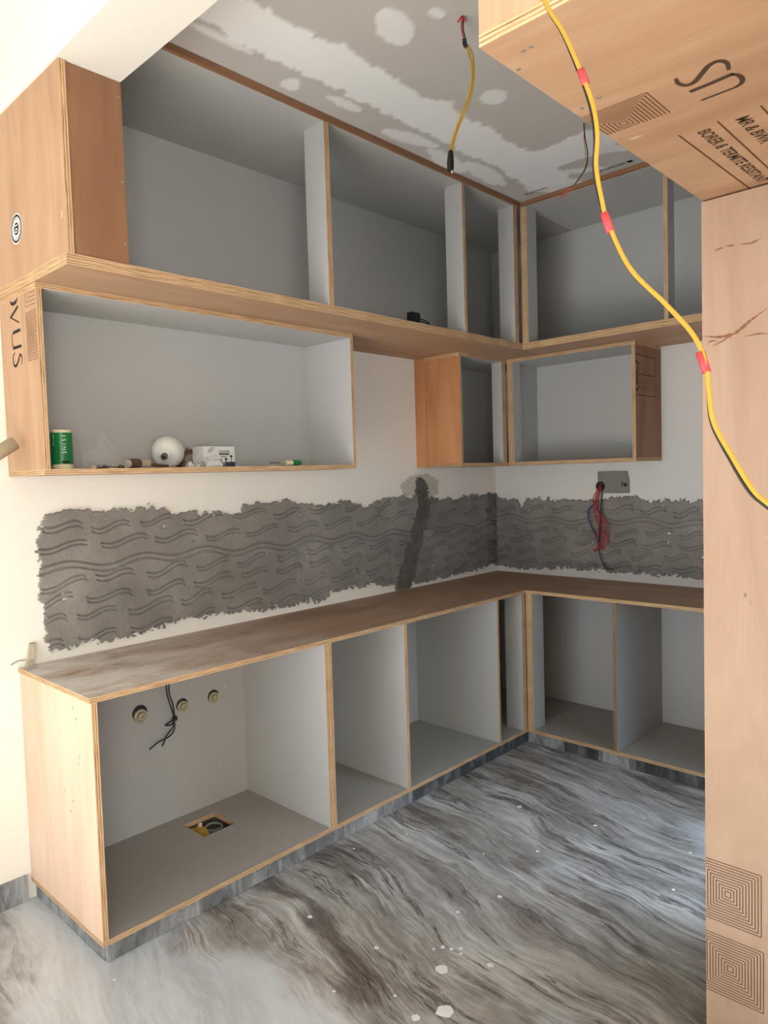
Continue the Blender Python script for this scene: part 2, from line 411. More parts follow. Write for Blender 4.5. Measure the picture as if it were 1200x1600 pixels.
def nested(name, cx, cy, half, n, to3, clip, normal, mat, parent, wd=0.0022):
    """concentric squares printed on a sheet, cut off where the sheet was sawn (clip rectangle in sheet coordinates)"""
    lines = []
    for k in range(n):
        h = half*(1-k/n)
        for (a, b) in (((-h, -h), (h, -h)), ((h, -h), (h, h)), ((h, h), (-h, h)), ((-h, h), (-h, -h))):
            xa, ya, xb, yb = cx+a[0], cy+a[1], cx+b[0], cy+b[1]
            xa, xb = [min(max(q, clip[0]), clip[1]) for q in (xa, xb)] if ya == yb else (xa, xb)
            ya, yb = [min(max(q, clip[2]), clip[3]) for q in (ya, yb)] if xa == xb and cx+a[0] == cx+b[0] else (ya, yb)
            if abs(xa-xb)+abs(ya-yb) < 0.002: continue
            if not (clip[0]-1e-6 <= xa <= clip[1]+1e-6 and clip[2]-1e-6 <= ya <= clip[3]+1e-6): continue
            lines.append(([to3(xa, ya), to3(xb, yb)], wd))
    return strokes(name, lines, normal, mat, parent)
def vnoise(x, y, seed=0):
    xi = np.floor(x).astype(int); yi = np.floor(y).astype(int); xf = x-xi; yf = y-yi
    def h(a, b):
        n_ = (a*374761393+b*668265263+seed*1442695041) & 0x7fffffff
        n_ = ((n_ ^ (n_ >> 13))*1274126177) & 0x7fffffff
        return ((n_ ^ (n_ >> 16)) & 0xffff)/65535.0
    u = xf*xf*(3-2*xf); v = yf*yf*(3-2*yf)
    return (h(xi, yi)*(1-u)+h(xi+1, yi)*u)*(1-v)+(h(xi, yi+1)*(1-u)+h(xi+1, yi+1)*u)*v
def fbm(x, y, sc, oct=4, seed=0):
    s = 0; a = 0.5; tot = 0
    for k in range(oct): s = s+a*vnoise(x*sc*2**k, y*sc*2**k, seed+k*17); tot += a; a *= 0.55
    return s/tot

# ------------------------------------------------------------------ the room
KY = -3.12      # kitchen mouth; the hall begins here
ZC = 3.06
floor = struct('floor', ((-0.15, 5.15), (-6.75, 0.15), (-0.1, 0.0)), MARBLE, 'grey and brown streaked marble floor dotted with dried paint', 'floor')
struct('wall_left', ((-0.15, 0.0), (-6.75, 0.15), (0.0, ZC)), WALL_C, 'cream plastered wall behind the long cabinet run', 'wall')
struct('wall_back', ((0.0, 2.9), (0.0, 0.15), (0, ZC)), WALL, 'white puttied wall behind the short cabinet run', 'wall')
wr = thing('wall_right', (2.75, -1.5, 0), 'white wall with a utility doorway behind the tall plywood unit', 'wall', kind='structure')
multi('wall_surface', [((2.75, 2.9), (KY, -1.5), (0, ZC)), ((2.75, 2.9), (-0.68, -0.002), (0, ZC)), ((2.75, 2.9), (-1.5, -0.68), (2.08, ZC))], WALL, wr)
struct('wall_hall_front', ((2.9, 5.15), (KY, KY+0.15), (0, ZC)), WALL_C, 'cream hall wall right of the kitchen opening', 'wall')
hr = thing('wall_hall_right', (5.0, -4.9, 0), 'cream hall wall with an unseen window opening', 'wall', kind='structure')
multi('wall_surface', [((5.0, 5.15), (-6.75, -5.95), (0, ZC)), ((5.0, 5.15), (-4.45, KY), (0, ZC)), ((5.0, 5.15), (-5.95, -4.45), (0, 0.8)), ((5.0, 5.15), (-5.95, -4.45), (2.2, ZC))], WALL_C, hr)
rr_ = thing('wall_rear', (1.6, -6.6, 0), 'cream hall wall with a tall doorway to daylight', 'wall', kind='structure')
multi('wall_surface', [((0.0, 0.45), (-6.75, -6.6), (0, ZC)), ((2.75, 5.0), (-6.75, -6.6), (0, ZC)), ((0.45, 2.75), (-6.75, -6.6), (2.35, ZC))], WALL_C, rr_)
struct('beam', ((0.0, 2.75), (-3.125, -2.915), (2.870, ZC)), WALL_C, 'cream concrete beam above the kitchen opening', 'beam')
struct('ceiling_hall', ((-0.15, 5.15), (-6.75, -3.02), (ZC, ZC+0.12)), WALL_C, 'plain hall ceiling', 'ceiling')
# ceiling: gypsum board with joint compound, colour of each spot held on a fine grid
ceil = tag(box('ceiling', ((-0.15, 2.9), (-3.02, 0.15), (ZC+0.004, ZC+0.12)), WALL_C), 'grey gypsum board ceiling with white joint compound bands', 'ceiling', kind='structure')
def grid_mesh(name, us, vs_, fn, tone, mask=None, mat=None, parent=None, flip=False):
    nu, nv = len(us), len(vs_); Ug, Vg = np.meshgrid(us, vs_, indexing='ij')
    co = fn(Ug, Vg).reshape(-1, 3)
    i, j = np.meshgrid(np.arange(nu-1), np.arange(nv-1), indexing='ij'); a = i*nv+j
    q = np.stack([a, a+nv, a+nv+1, a+1], -1)
    if mask is not None: q = q[mask]
    q = q.reshape(-1, 4)
    if flip: q = q[:, ::-1]
    used = np.unique(q); re = np.full(nu*nv, -1); re[used] = np.arange(len(used)); q = re[q]; co = co[used]; tn = tone.reshape(-1)[used]
    me = bpy.data.meshes.new(name); me.vertices.add(len(co)); c = co.mean(0); me.vertices.foreach_set('co', (co-c).astype('f').ravel())
    me.loops.add(q.size); me.loops.foreach_set('vertex_index', q.ravel().astype('i'))
    me.polygons.add(len(q)); me.polygons.foreach_set('loop_start', np.arange(0, q.size, 4, dtype='i'))
    me.update(calc_edges=True)
    me.polygons.foreach_set('use_smooth', [True]*len(q))
    at = me.attributes.new('tone', 'FLOAT', 'POINT'); at.data.foreach_set('value', tn.astype('f'))
    me.validate(); return link(name, me, mat, parent, tuple(c))
xs = np.arange(0.0, 2.745, 0.0075); ys = np.arange(-2.915, 0.0, 0.0075)
X, Y = np.meshgrid(xs, ys, indexing='ij')
e1 = (fbm(X, Y, 7, 4, 3)-0.5)*0.085; e2 = (fbm(X, Y, 30, 3, 9)-0.5)*0.05
tone = np.zeros_like(X)
def put(m, v=1.0):
    global tone; tone = np.where(m, np.maximum(tone, v), tone)
put(np.abs(X-0.885+e1) < 0.108+e2)                                                       # joint band beside the loft
put((np.abs(Y+0.93+0.10*(X-0.8)+e1) < 0.115+e2) & (X > 0.8))                             # cross joint
put((np.abs(Y+1.02-0.62*(X-0.95)+e1*0.5) < 0.05+e2) & (X > 0.9) & (X < 1.35), 0.8)
def blob(cx, cy, rx, ry, rot=0.0, v=0.8):
    c, s = math.cos(rot), math.sin(rot); dx = (X-cx)*c+(Y-cy)*s; dy = -(X-cx)*s+(Y-cy)*c
    put((dx/rx)**2+(dy/ry)**2+e1*20+e2*10 < 1, v)
for a in ((1.20, -2.25, 0.055, 0.10, 0.5), (0.685, -2.27, 0.045, 0.05), (1.159, -1.63, 0.05, 0.055), (0.70, -1.60, 0.04, 0.14, -0.2), (0.66, -1.28, 0.05, 0.17, 0.15),
          (0.70, -1.02, 0.05, 0.2, 0.1), (0.72, -2.02, 0.03, 0.1), (1.05, -0.72, 0.035, 0.13, -1.0), (0.78, -0.70, 0.05, 0.07), (1.34, -2.2, 0.02, 0.03), (1.25, -2.62, 0.10, 0.05, 0.4),
          (1.45, -1.25, 0.06, 0.05), (1.38, -0.66, 0.03, 0.06), (1.7, -1.6, 0.06, 0.08), (0.75, -2.6, 0.02, 0.12), (1.5, -2.5, 0.12, 0.05, 0.8)): blob(*a)
put((np.abs(X-1.95+e1) < 0.10+e2))
k = np.ones((3,))/3
tone = np.apply_along_axis(lambda r: np.convolve(r, k, 'same'), 0, tone)
gb = grid_mesh('gypsum_board', xs, ys, lambda U, V: np.stack([U, V, np.full_like(U, ZC)-0.0012*tone], -1), tone, None, GYP, ceil, flip=True)
text('pencil_mark', 'OOXOAS-\u25a0', 0.034, (1.10, -0.635, ZC-0.002), (1, 0.04, 0), (0, -1, 0), INK_D, ceil)
text('pencil_mark', 'B-XOON', 0.034, (0.69, -0.65, ZC-0.002), (1, 0.04, 0), (0, -1, 0), INK_D, ceil)

# ------------------------------------------------------------------ grooved cement band on the walls
def band(name, S0, S1, top, bot, left, strokes_, fn, tonefn, label, parent, step=0.0024, flip=False, notch=None):
    Z0, Z1 = 0.895, 1.60 if tonefn else 1.46
    us = np.arange(S0, S1, step); vz = np.arange(Z0, Z1, step); Ug, Vg = np.meshgrid(us, vz, indexing='ij')
    nA = fbm(Ug, Vg, 22, 4, 5)-0.5; nB = fbm(Ug, Vg, 90, 3, 31)-0.5
    tz = np.interp(us, [p[0] for p in top], [p[1] for p in top])[:, None]; bz = np.interp(us, [p[0] for p in bot], [p[1] for p in bot])[:, None]
    inside = (Vg < tz+nA*0.055+nB*0.03) & (Vg > bz+nA*0.04+nB*0.045)
    if left is not None:
        lf = np.interp(vz, [p[1] for p in left][::-1], [p[0] for p in left][::-1])[None, :]; inside &= Ug > lf+nA*0.05+nB*0.035
    chips = fbm(Ug, Vg, 16, 3, 77)+0.25*nB
    inside &= chips < 0.865
    H = np.zeros_like(Ug)
    for pts, wd, dp in strokes_:
        for (s, z) in pts:
            a0, a1 = int((s-0.02-S0)/step), int((s+0.02-S0)/step)+1; b0, b1 = int((z-0.02-Z0)/step), int((z+0.02-Z0)/step)+1
            a0, b0 = max(a0, 0), max(b0, 0)
            if a1 <= a0 or b1 <= b0: continue
            d2 = (Ug[a0:a1, b0:b1]-s)**2+(Vg[a0:a1, b0:b1]-z)**2
            H[a0:a1, b0:b1] = np.maximum(H[a0:a1, b0:b1], dp*np.exp(-(d2/(wd*wd))**2))
    rough = (fbm(Ug, Vg, 10, 4, 55)-0.5)*0.004+nB*0.0012
    tone = np.zeros_like(Ug); hgt = 0.0125+rough-H
    if tonefn: inside, tone, hgt = tonefn(Ug, Vg, inside, tone, hgt, nA, nB)
    edge_ = inside.copy(); edge_[1:-1, 1:-1] = inside[1:-1, 1:-1] & inside[:-2, 1:-1] & inside[2:, 1:-1] & inside[1:-1, :-2] & inside[1:-1, 2:]
    hgt = np.where(edge_, hgt, 0.0004)
    m = inside[:-1, :-1] & inside[1:, 1:] & inside[1:, :-1] & inside[:-1, 1:]
    return grid_mesh(name, us, vz, lambda U, V: fn(U, V, np.maximum(hgt, 0.0004)), tone, m, CEM, parent, flip=flip)
def wave_strokes(S0, S1, rows, longrow, seed, scale=1.0):
    rd = random.Random(seed); out = []
    def pair(curve, gap, wd, dp):
        out.append((curve, wd, dp)); out.append(([(s+0.004, z-gap) for s, z in curve], wd, dp*0.9))
    for z0 in rows:
        s = S0+rd.uniform(-0.1, 0.02)
        while s < S1:
            L = rd.uniform(0.14, 0.21)*scale; A = rd.uniform(0.009, 0.014); n = int(L/0.0020); tilt = rd.uniform(0.0, 0.026)
            zz = z0+rd.uniform(-0.010, 0.010); hook = rd.uniform(0.0, 0.9)
            c = []
            for i in range(n):
                t = i/n; y = -A*math.sin((t**0.9)*2*math.pi*0.93)+tilt*(t-0.5)
                if t > 0.88: y -= (t-0.88)**2*hook
                c.append((s+L*t, zz+y))
            pair(c, rd.uniform(0.015, 0.021), 0.0031, rd.uniform(0.009, 0.0115))
            s += L+rd.uniform(0.035, 0.07)
    c = []; s = S0; ph = rd.random()*6
    while s < S1:
        c.append((s, longrow(s)+0.014*math.sin(s*2*math.pi/0.31+ph)+0.006*math.sin(s*2*math.pi/0.83+1))); s += 0.0022
    pair(c, 0.024, 0.0038, 0.0105)
    return out
topA = [(-3.016, 1.432), (-2.972, 1.466), (-2.897, 1.479), (-2.742, 1.445), (-2.586, 1.471), (-2.467, 1.442), (-2.356, 1.43), (-2.099, 1.415), (-2.079, 1.453), (-1.848, 1.455), (-1.704, 1.425), (-1.386, 1.436), (-1.265, 1.392), (-1.107, 1.438), (-0.886, 1.44), (-0.522, 1.412), (-0.034, 1.417)]
botA = [(-3.008, 0.915), (-2.913, 0.934), (-2.83, 0.937), (-2.708, 0.919), (-2.616, 0.932), (-2.444, 0.956), (-2.211, 0.947), (-2.029, 0.93), (-1.748, 0.928), (-1.564, 0.921), (-1.548, 0.956), (-1.258, 0.952), (-0.879, 0.917), (-0.442, 0.919), (-0.199, 0.928), (-0.096, 0.951), (-0.022, 0.921)]
leftA = [(-3.016, 1.432), (-3.037, 1.348), (-3.029, 1.273), (-3.038, 1.201), (-3.024, 1.1), (-3.019, 1.025), (-3.031, 0.977), (-3.008, 0.915)]
topB = [(0.008, 1.407), (0.106, 1.372), (0.172, 1.394), (0.21, 1.33), (0.241, 1.381), (0.329, 1.39), (0.649, 1.378), (0.96, 1.402), (1.057, 1.372), (1.376, 1.381), (1.7, 1.39)]
botB = [(-0.004, 0.931), (0.12, 0.922), (0.319, 0.923), (0.597, 0.946), (0.854, 0.944), (1.203, 0.944), (1.374, 0.935), (1.7, 0.93)]
def chase(Ug, Vg, inside, tone, hgt, nA, nB):
    zc = [0.895, 0.915, 1.078, 1.226, 1.376, 1.525, 1.56]; sc = [-0.985, -0.976, -0.901, -0.837, -0.765, -0.795, -0.80]; wd = [0.075, 0.072, 0.07, 0.062, 0.058, 0.045, 0.02]
    cs = np.interp(Vg, zc, sc); ww = np.interp(Vg, zc, wd)
    m = (np.abs(Ug-cs+nA*0.05) < ww+nB*0.04) & (Vg < 1.545+nB*0.05)
    halo = (np.abs(Ug-cs) < ww+0.05) & (Vg > 1.40) & (Vg < 1.52+nB*0.05)
    tone = np.where(m, 0.75+nA*0.6, tone); hgt = np.where(m, 0.014+nB*0.010+nA*0.006, hgt)
    near_corner = (Ug > -0.13+nA*0.1); tone = np.where(near_corner & ~m, np.clip(0.35+nA, 0, 1), tone)  # darker cement strip along the wall corner
    return inside | m, np.clip(tone, 0, 1), hgt
wlk = thing('cement_band', (0.0, -1.5, 0.9), 'long grey cement band with wavy trowel grooves on the left wall', 'cement')
band('grooved_plaster', -3.07, -0.002, topA, botA, leftA, wave_strokes(-3.03, 0.0, (0.97, 1.05, 1.125, 1.195, 1.335, 1.41), lambda s: 1.262-0.01*(s+3), 4),
     lambda U, V, H: np.stack([H, U, V], -1), chase, '', wlk)
wlb = thing('cement_band', (0.8, 0.0, 0.9), 'shorter grey grooved cement band under the wall socket box', 'cement')
band('grooved_plaster', 0.01, 1.70, topB, botB, None, wave_strokes(0.0, 1.7, (0.985, 1.055, 1.125, 1.195, 1.325), lambda s: 1.262, 11, 0.85),
     lambda U, V, H: np.stack([U, -H, V], -1), None, '', wlb)
# dried beige wash above the pipe chase
def patch(name, poly, to3, mat, parent, seed, n=90, jag=0.012):
    rd = random.Random(seed); c = np.mean(poly, 0); pts = []
    P_ = np.array(poly+[poly[0]]); seg = np.linalg.norm(np.diff(P_, axis=0), axis=1); cum = np.r_[0, np.cumsum(seg)]
    for i in range(n):
        q = np.array([np.interp(cum[-1]*i/n, cum, P_[:, k]) for k in range(2)]); d = q-c; d /= np.linalg.norm(d)
        pts.append(q+d*rd.uniform(-jag, jag))
    vs = [to3(*c)]+[to3(*p) for p in pts]
    fs = [(0, 1+i, 1+(i+1) % n) for i in range(n)]
    return link(name, mesh(name, vs, fs, vs[0]), mat, parent, vs[0])
patch('cement_wash', [(-0.974, 1.5), (-0.93, 1.535), (-0.881, 1.554), (-0.734, 1.570), (-0.613, 1.528), (-0.622, 1.449), (-0.70, 1.425), (-0.77, 1.43), (-0.943, 1.442)], lambda s, z: (0.0012, s, z), CEM_P, wlk, 3)

# ------------------------------------------------------------------ skirtings
def tiles(root, axis, a, b, fixed, z1, seed, mats):
    rd = random.Random(seed); p = a
    while p < b-0.02:
        q = min(b, p+rd.uniform(0.16, 0.5)); q = b if b-q < 0.1 else q; m = rd.choice(mats)
        bb = ((fixed[0], fixed[1]), (p+0.0012, q-0.0012), (0.001, z1)) if axis == 'y' else ((p+0.0012, q-0.0012), (fixed[0], fixed[1]), (0.001, z1))
        box('skirting_tile', bb, m, root, 0.0008); p = q
t1 = thing('trim_1', (0.58, -1.8, 0), 'dark marble plinth tiles under the long cabinet run', 'plinth', kind='structure')
tiles(t1, 'y', -3.100, -0.575, (0.572, 0.586), 0.064, 5, [SK_D, SK_D, SK_L])
t2 = thing('trim_2', (0.3, -3.1, 0), 'pale marble plinth tiles under the cabinet end panel', 'plinth', kind='structure')
tiles(t2, 'x', 0.0, 0.571, (-3.103, -3.089), 0.064, 6, [SK_L])
t3 = thing('trim_3', (1.6, -0.58, 0), 'pale marble plinth tiles under the short cabinet run', 'plinth', kind='structure')
tiles(t3, 'x', 0.588, 2.74, (-0.574, -0.56), 0.064, 8, [SK_L, SK_L, SK_D])
bl = thing('baseboard_left', (0.0, -4.5, 0), 'dark marble skirting along the cream wall left of the cabinets', 'baseboard', kind='structure')
tiles(bl, 'y', -6.55, -3.135, (0.0, 0.014), 0.098, 9, [SK_D, SK_L])
# dried paint on the floor
for i, (px, py) in enumerate([(1.411, -2.283), (1.427, -2.304), (1.198, -2.465), (1.346, -2.344), (1.362, -2.317), (1.389, -2.307), (1.427, -2.404), (1.546, -2.536), (1.394, -2.587), (1.499, -2.611), (1.242, -2.696), (0.678, -3.123), (1.281, -2.133), (1.341, -1.956), (0.681, -2.069), (0.77, -1.837), (1.353, -1.239), (1.531, -2.286), (1.276, -1.589), (1.801, -1.501), (1.0, -1.3), (1.12, -1.75), (0.9, -2.5), (1.75, -1.2)]):
    rad = {6: 0.021, 7: 0.028, 9: 0.014}.get(i, random.uniform(0.005, 0.011)); n = 12; rd = random.Random(i)
    vs = [(0, 0, 0.0014)]+[(rad*rd.uniform(0.75, 1.15)*math.cos(2*math.pi*k/n), rad*rd.uniform(0.75, 1.15)*math.sin(2*math.pi*k/n), 0.0004) for k in range(n)]
    link('paint_spot', mesh('paint_spot', vs, [(0, 1+k, 1+(k+1) % n) for k in range(n)]), PAINT, floor, (px, py, 0.0))

# ------------------------------------------------------------------ base cabinets and worktop
T = 0.019
def screws(root, pts, axis):
    for p in pts: lathe('screw', [(0, 0.0042), (0.0008, 0.0042), (0.0012, 0.003)], p, axis, SCREW, root, 10)
sink = thing('base_cabinet', (0.3, -2.61, 0.066), 'open sink base cabinet with pipe stubs and a cutout in its floor', 'cabinet')
board('bottom_panel', ((0.0015, 0.6), (-3.118, -2.106), (0.066, 0.084)), sink, LAM_F, PLY, EDGE, 1, hole=(0.092, 0.250, -2.520, -2.366))
ep = board('end_panel', ((0.0015, 0.6), (-3.118, -3.098), (0.084, 0.872)), sink, LAM, PLY_P, EDGE, 2)
board('side_panel', ((0.0015, 0.6), (-2.125, -2.106), (0.084, 0.872)), sink, LAM, LAM)
board('back_panel', ((0.003, 0.011), (-3.098, -2.125), (0.084, 0.872)), sink, LAM_S, LAM)
screws(ep, [(0.46, -3.118, 0.83), (0.48, -3.118, 0.795), (0.36, -3.118, 0.52), (0.42, -3.118, 0.50), (0.40, -3.118, 0.46)], (0, -1, 0))
run = thing('base_cabinet', (0.3, -1.36, 0.066), 'open base cabinet of two tall bays running into the corner', 'cabinet')
board('bottom_panel', ((0.0015, 0.6), (-2.106, -0.0015), (0.066, 0.084)), run, LAM_F, PLY, EDGE, 1)
board('side_panel', ((0.0015, 0.6), (-2.106, -2.086), (0.084, 0.872)), run, LAM, LAM)
board('divider', ((0.0015, 0.6), (-1.630, -1.609), (0.084, 0.872)), run, LAM, LAM)
board('divider', ((0.0015, 0.6), (-0.876, -0.858), (0.084, 0.872)), run, LAM, LAM)
for a, b in ((-2.086, -1.630), (-1.609, -0.876), (-0.858, -0.012)): board('back_panel', ((0.003, 0.011), (a, b), (0.084, 0.872)), run, LAM, LAM)
st = board('corner_stile', ((0.485, 0.600), (-0.632, -0.614), (0.084, 0.872)), run, LAM, LAM); board('corner_stile', ((0.52, 0.600), (-0.614, -0.596), (0.084, 0.872)), run, LAM, LAM)
screws(st, [(0.55, -0.632, 0.83), (0.55, -0.632, 0.81), (0.55, -0.632, 0.16), (0.56, -0.632, 0.13)], (0, -1, 0))
runb = thing('base_cabinet', (1.6, -0.3, 0.066), 'open base cabinet on the short run beneath the cement band', 'cabinet')
board('bottom_panel', ((0.6012, 2.74), (-0.59, -0.0015), (0.066, 0.084)), runb, LAM_F, PLY, EDGE, 0)
board('corner_stile', ((0.6015, 0.6195), (-0.590, -0.48), (0.084, 0.872)), runb, LAM, LAM); board('corner_stile', ((0.6195, 0.640), (-0.590, -0.47), (0.084, 0.872)), runb, LAM, LAM)
board('divider', ((1.126, 1.144), (-0.590, -0.011), (0.084, 0.872)), runb, LAM_S, LAM, EDGE_D)
board('divider', ((1.70, 1.718), (-0.590, -0.011), (0.084, 0.872)), runb, LAM, LAM)
for a, b in ((0.014, 1.126), (1.144, 1.70), (1.718, 2.722)): board('back_panel', ((a, b), (-0.011, -0.003), (0.0855, 0.8705)), runb, LAM, LAM)
board('side_panel', ((2.722, 2.74), (-0.590, -0.0015), (0.084, 0.872)), runb, LAM, LAM)
top = thing('worktop', (0.9, -0.9, 0.872), 'l-shaped raw plywood worktop over both base cabinet runs', 'worktop')
board('worktop_panel', ((0.0015, 0.604), (-3.124, -1.42), (0.872, 0.890)), top, PLY_T, PLY, EDGE, 1)
board('worktop_panel', ((0.0015, 0.604), (-1.42, -0.0015), (0.872, 0.890)), top, PLY_T, PLY, EDGE, 1)
board('worktop_panel', ((0.604, 2.74), (-0.594, -0.0015), (0.872, 0.890)), top, PLY_T, PLY, EDGE, 0)

# ------------------------------------------------------------------ wall cabinets
wc = thing('wall_cabinet', (0.17, -2.38, 1.605), 'long open wall cabinet holding tools, a tin and a bulb', 'cabinet')
board('bottom_panel', ((0.0015, 0.335), (-3.118, -1.645), (1.605, 1.624)), wc, LAM, PLY, EDGE, 1)
wep = board('end_panel', ((0.0015, 0.335), (-3.118, -3.098), (1.624, 2.231)), wc, LAM, PLY, EDGE, 2)
board('side_panel', ((0.0015, 0.335), (-1.664, -1.645), (1.624, 2.231)), wc, PLY, LAM)
board('top_panel', ((0.0015, 0.335), (-3.118, -1.645), (2.231, 2.2495)), wc, PLY, LAM, EDGE, 1)
board('back_panel', ((0.003, 0.010), (-3.098, -1.664), (1.624, 2.231)), wc, LAM, LAM)
ca = thing('wall_cabinet', (0.17, -0.57, 1.605), 'narrow dark wall cabinet with reddish plywood end in the corner', 'cabinet')
board('end_panel', ((0.084, 0.335), (-0.812, -0.794), (1.624, 2.231)), ca, LAM, PLY_R, EDGE, 2)
board('filler_strip', ((0.0015, 0.081), (-0.815, -0.794), (1.606, 2.248)), ca, LAM, PLY_R, EDGE, 2)
board('bottom_panel', ((0.0015, 0.335), (-0.794, -0.0015), (1.605, 1.624)), ca, LAM, PLY, EDGE, 1)
board('bottom_strip', ((0.084, 0.335), (-0.812, -0.794), (1.605, 1.623)), ca, PLY, PLY, EDGE)
board('top_panel', ((0.0015, 0.335), (-0.794, -0.0015), (2.231, 2.2495)), ca, PLY, LAM, EDGE, 1)
board('top_strip', ((0.084, 0.335), (-0.812, -0.794), (2.232, 2.2495)), ca, PLY, PLY, EDGE)
cst = board('corner_stile', ((0.262, 0.335), (-0.392, -0.373), (1.624, 2.231)), ca, LAM, LAM); board('corner_stile', ((0.262, 0.335), (-0.373, -0.354), (1.624, 2.231)), ca, LAM, LAM)
screws(cst, [(0.30, -0.392, 2.19), (0.31, -0.392, 2.16), (0.31, -0.392, 1.72), (0.30, -0.392, 1.67)], (0, -1, 0))
board('back_panel', ((0.003, 0.010), (-0.794, -0.010), (1.624, 2.231)), ca, LAM, LAM)
cb = thing('wall_cabinet', (0.75, -0.17, 1.605), 'open wall cabinet above the socket box with stamped plywood end', 'cabinet')
board('bottom_panel', ((0.335, 1.150), (-0.336, -0.0015), (1.605, 1.624)), cb, LAM, PLY, EDGE, 0)
board('top_panel', ((0.335, 1.150), (-0.336, -0.0015), (2.231, 2.2495)), cb, PLY, LAM, EDGE, 0)
cep = board('end_panel', ((1.131, 1.150), (-0.336, -0.0015), (1.624, 2.231)), cb, PLY_D, LAM, EDGE, 2)
board('side_panel', ((0.337, 0.345), (-0.245, -0.010), (1.624, 2.231)), cb, LAM, LAM)
board('corner_stile', ((0.337, 0.3575), (-0.336, -0.25), (1.624, 2.231)), cb, LAM, LAM); board('corner_stile', ((0.3575, 0.376), (-0.336, -0.25), (1.624, 2.231)), cb, LAM, LAM)
board('back_panel', ((0.345, 1.131), (-0.010, -0.003), (1.624, 2.231)), cb, LAM, LAM)
screws(cb, [(0.42, -0.010, 2.17), (0.42, -0.010, 1.69)], (0, -1, 0)); screws(wc, [(0.010, -1.78, 2.12), (0.010, -1.76, 1.68)], (1, 0, 0))

# ------------------------------------------------------------------ loft cabinets under the ceiling
la = thing('loft_cabinet', (0.3, -1.86, 2.25), 'long open loft cabinet under the ceiling with a closed plywood end', 'cabinet')
board('bottom_panel', ((0.0015, 0.6), (-3.122, -0.0015), (2.250, 2.268)), la, LAM, PLY, EDGE, 1)
board('bottom_panel', ((0.0015, 0.598), (-3.121, -0.0015), (2.268, 2.286)), la, LAM_F, PLY, EDGE, 1)
lep = board('end_panel', ((0.0015, 0.6), (-3.118, -3.096), (2.286, 2.869)), la, LAM, PLY, EDGE, 2)
fr = board('front_panel', ((0.576, 0.594), (-3.096, -2.914), (2.286, 2.868)), la, PLY_D, LAM, EDGE, 2)
screws(fr, [(0.594, -2.925, 2.82), (0.594, -2.925, 2.55), (0.594, -2.925, 2.35)], (1, 0, 0))
s1 = board('stile', ((0.476, 0.600), (-2.033, -2.006), (2.286, 3.034)), la, LAM, LAM)
board('stile', ((0.490, 0.600), (-1.103, -1.080), (2.286, 3.034)), la, LAM, LAM)
ls = board('corner_stile', ((0.500, 0.600), (-0.640, -0.622), (2.286, 3.034)), la, LAM, LAM); board('corner_stile', ((0.52, 0.600), (-0.622, -0.604), (2.286, 3.034)), la, LAM, LAM)
screws(ls, [(0.55, -0.640, 2.92), (0.55, -0.640, 2.88), (0.56, -0.640, 2.36), (0.54, -0.640, 2.33)], (0, -1, 0))
board('top_panel', ((0.0015, 0.596), (-2.912, -0.0015), (3.034, 3.044)), la, PLY, LAM, EDGE, 1)
board('top_batten', ((0.580, 0.612), (-2.912, -0.582), (3.036, 3.058)), la, PLY_D, PLY_D, PLY_D, 1)
board('back_panel', ((0.003, 0.011), (-3.096, -2.914), (2.286, 2.868)), la, LAM, LAM); board('back_panel', ((0.003, 0.011), (-2.914, -0.012), (2.286, 3.034)), la, LAM, LAM)
lb = thing('loft_cabinet', (1.6, -0.3, 2.25), 'open loft cabinet along the back wall under the ceiling', 'cabinet')
board('bottom_panel', ((0.6012, 2.74), (-0.572, -0.0015), (2.250, 2.268)), lb, LAM, PLY, EDGE, 0)
board('bottom_panel', ((0.6012, 2.74), (-0.570, -0.0015), (2.268, 2.286)), lb, LAM_F, PLY, EDGE, 0)
board('corner_stile', ((0.602, 0.6205), (-0.570, -0.48), (2.286, 3.034)), lb, LAM, LAM); board('corner_stile', ((0.6205, 0.640), (-0.570, -0.47), (2.286, 3.034)), lb, LAM, LAM)
board('stile', ((1.405, 1.425), (-0.570, -0.49), (2.286, 3.034)), lb, LAM, LAM)
board('stile', ((2.12, 2.14), (-0.570, -0.49), (2.286, 3.034)), lb, LAM, LAM)
board('top_panel', ((0.6012, 2.74), (-0.566, -0.0015), (3.034, 3.044)), lb, PLY, LAM, EDGE, 0)
board('top_batten', ((0.613, 2.74), (-0.582, -0.55), (3.036, 3.058)), lb, PLY_D, PLY_D, PLY_D, 0)
board('back_panel', ((0.014, 2.722), (-0.011, -0.003), (2.288, 3.032)), lb, LAM, LAM)
board('side_panel', ((2.722, 2.74), (-0.568, -0.0015), (2.286, 3.034)), lb, LAM, LAM)
lc = thing('loft_cabinet', (2.45, -2.64, 2.25), 'overhead plywood box with printed underside reaching towards the viewer', 'cabinet')
o1 = board('bottom_panel', ((2.155, 2.74), (-3.118, -2.6768), (2.250, 2.270)), lc, LAM, PLY, EDGE, 0)
o2 = board('bottom_panel', ((2.155, 2.74), (-2.6762, -2.130), (2.250, 2.270)), lc, LAM, PLY, EDGE, 0)
oe = board('end_panel', ((2.155, 2.74), (-3.117, -3.098), (2.270, 2.868)), lc, LAM, PLY, EDGE, 2)
board('side_panel', ((2.155, 2.74), (-2.150, -2.132), (2.270, 3.04)), lc, LAM, LAM); board('back_panel', ((2.722, 2.74), (-3.098, -2.914), (2.270, 2.868)), lc, LAM, LAM); board('back_panel', ((2.722, 2.74), (-2.914, -2.150), (2.270, 3.04)), lc, LAM, LAM)
tu = thing('tall_cabinet', (2.45, -1.85, 0), 'tall plywood pantry unit with printed side panel at the right edge', 'cabinet')
tp = board('end_panel', ((2.155, 2.74), (-2.160, -2.141), (0.001, 2.244)), tu, LAM, PLY_S, EDGE, 2)
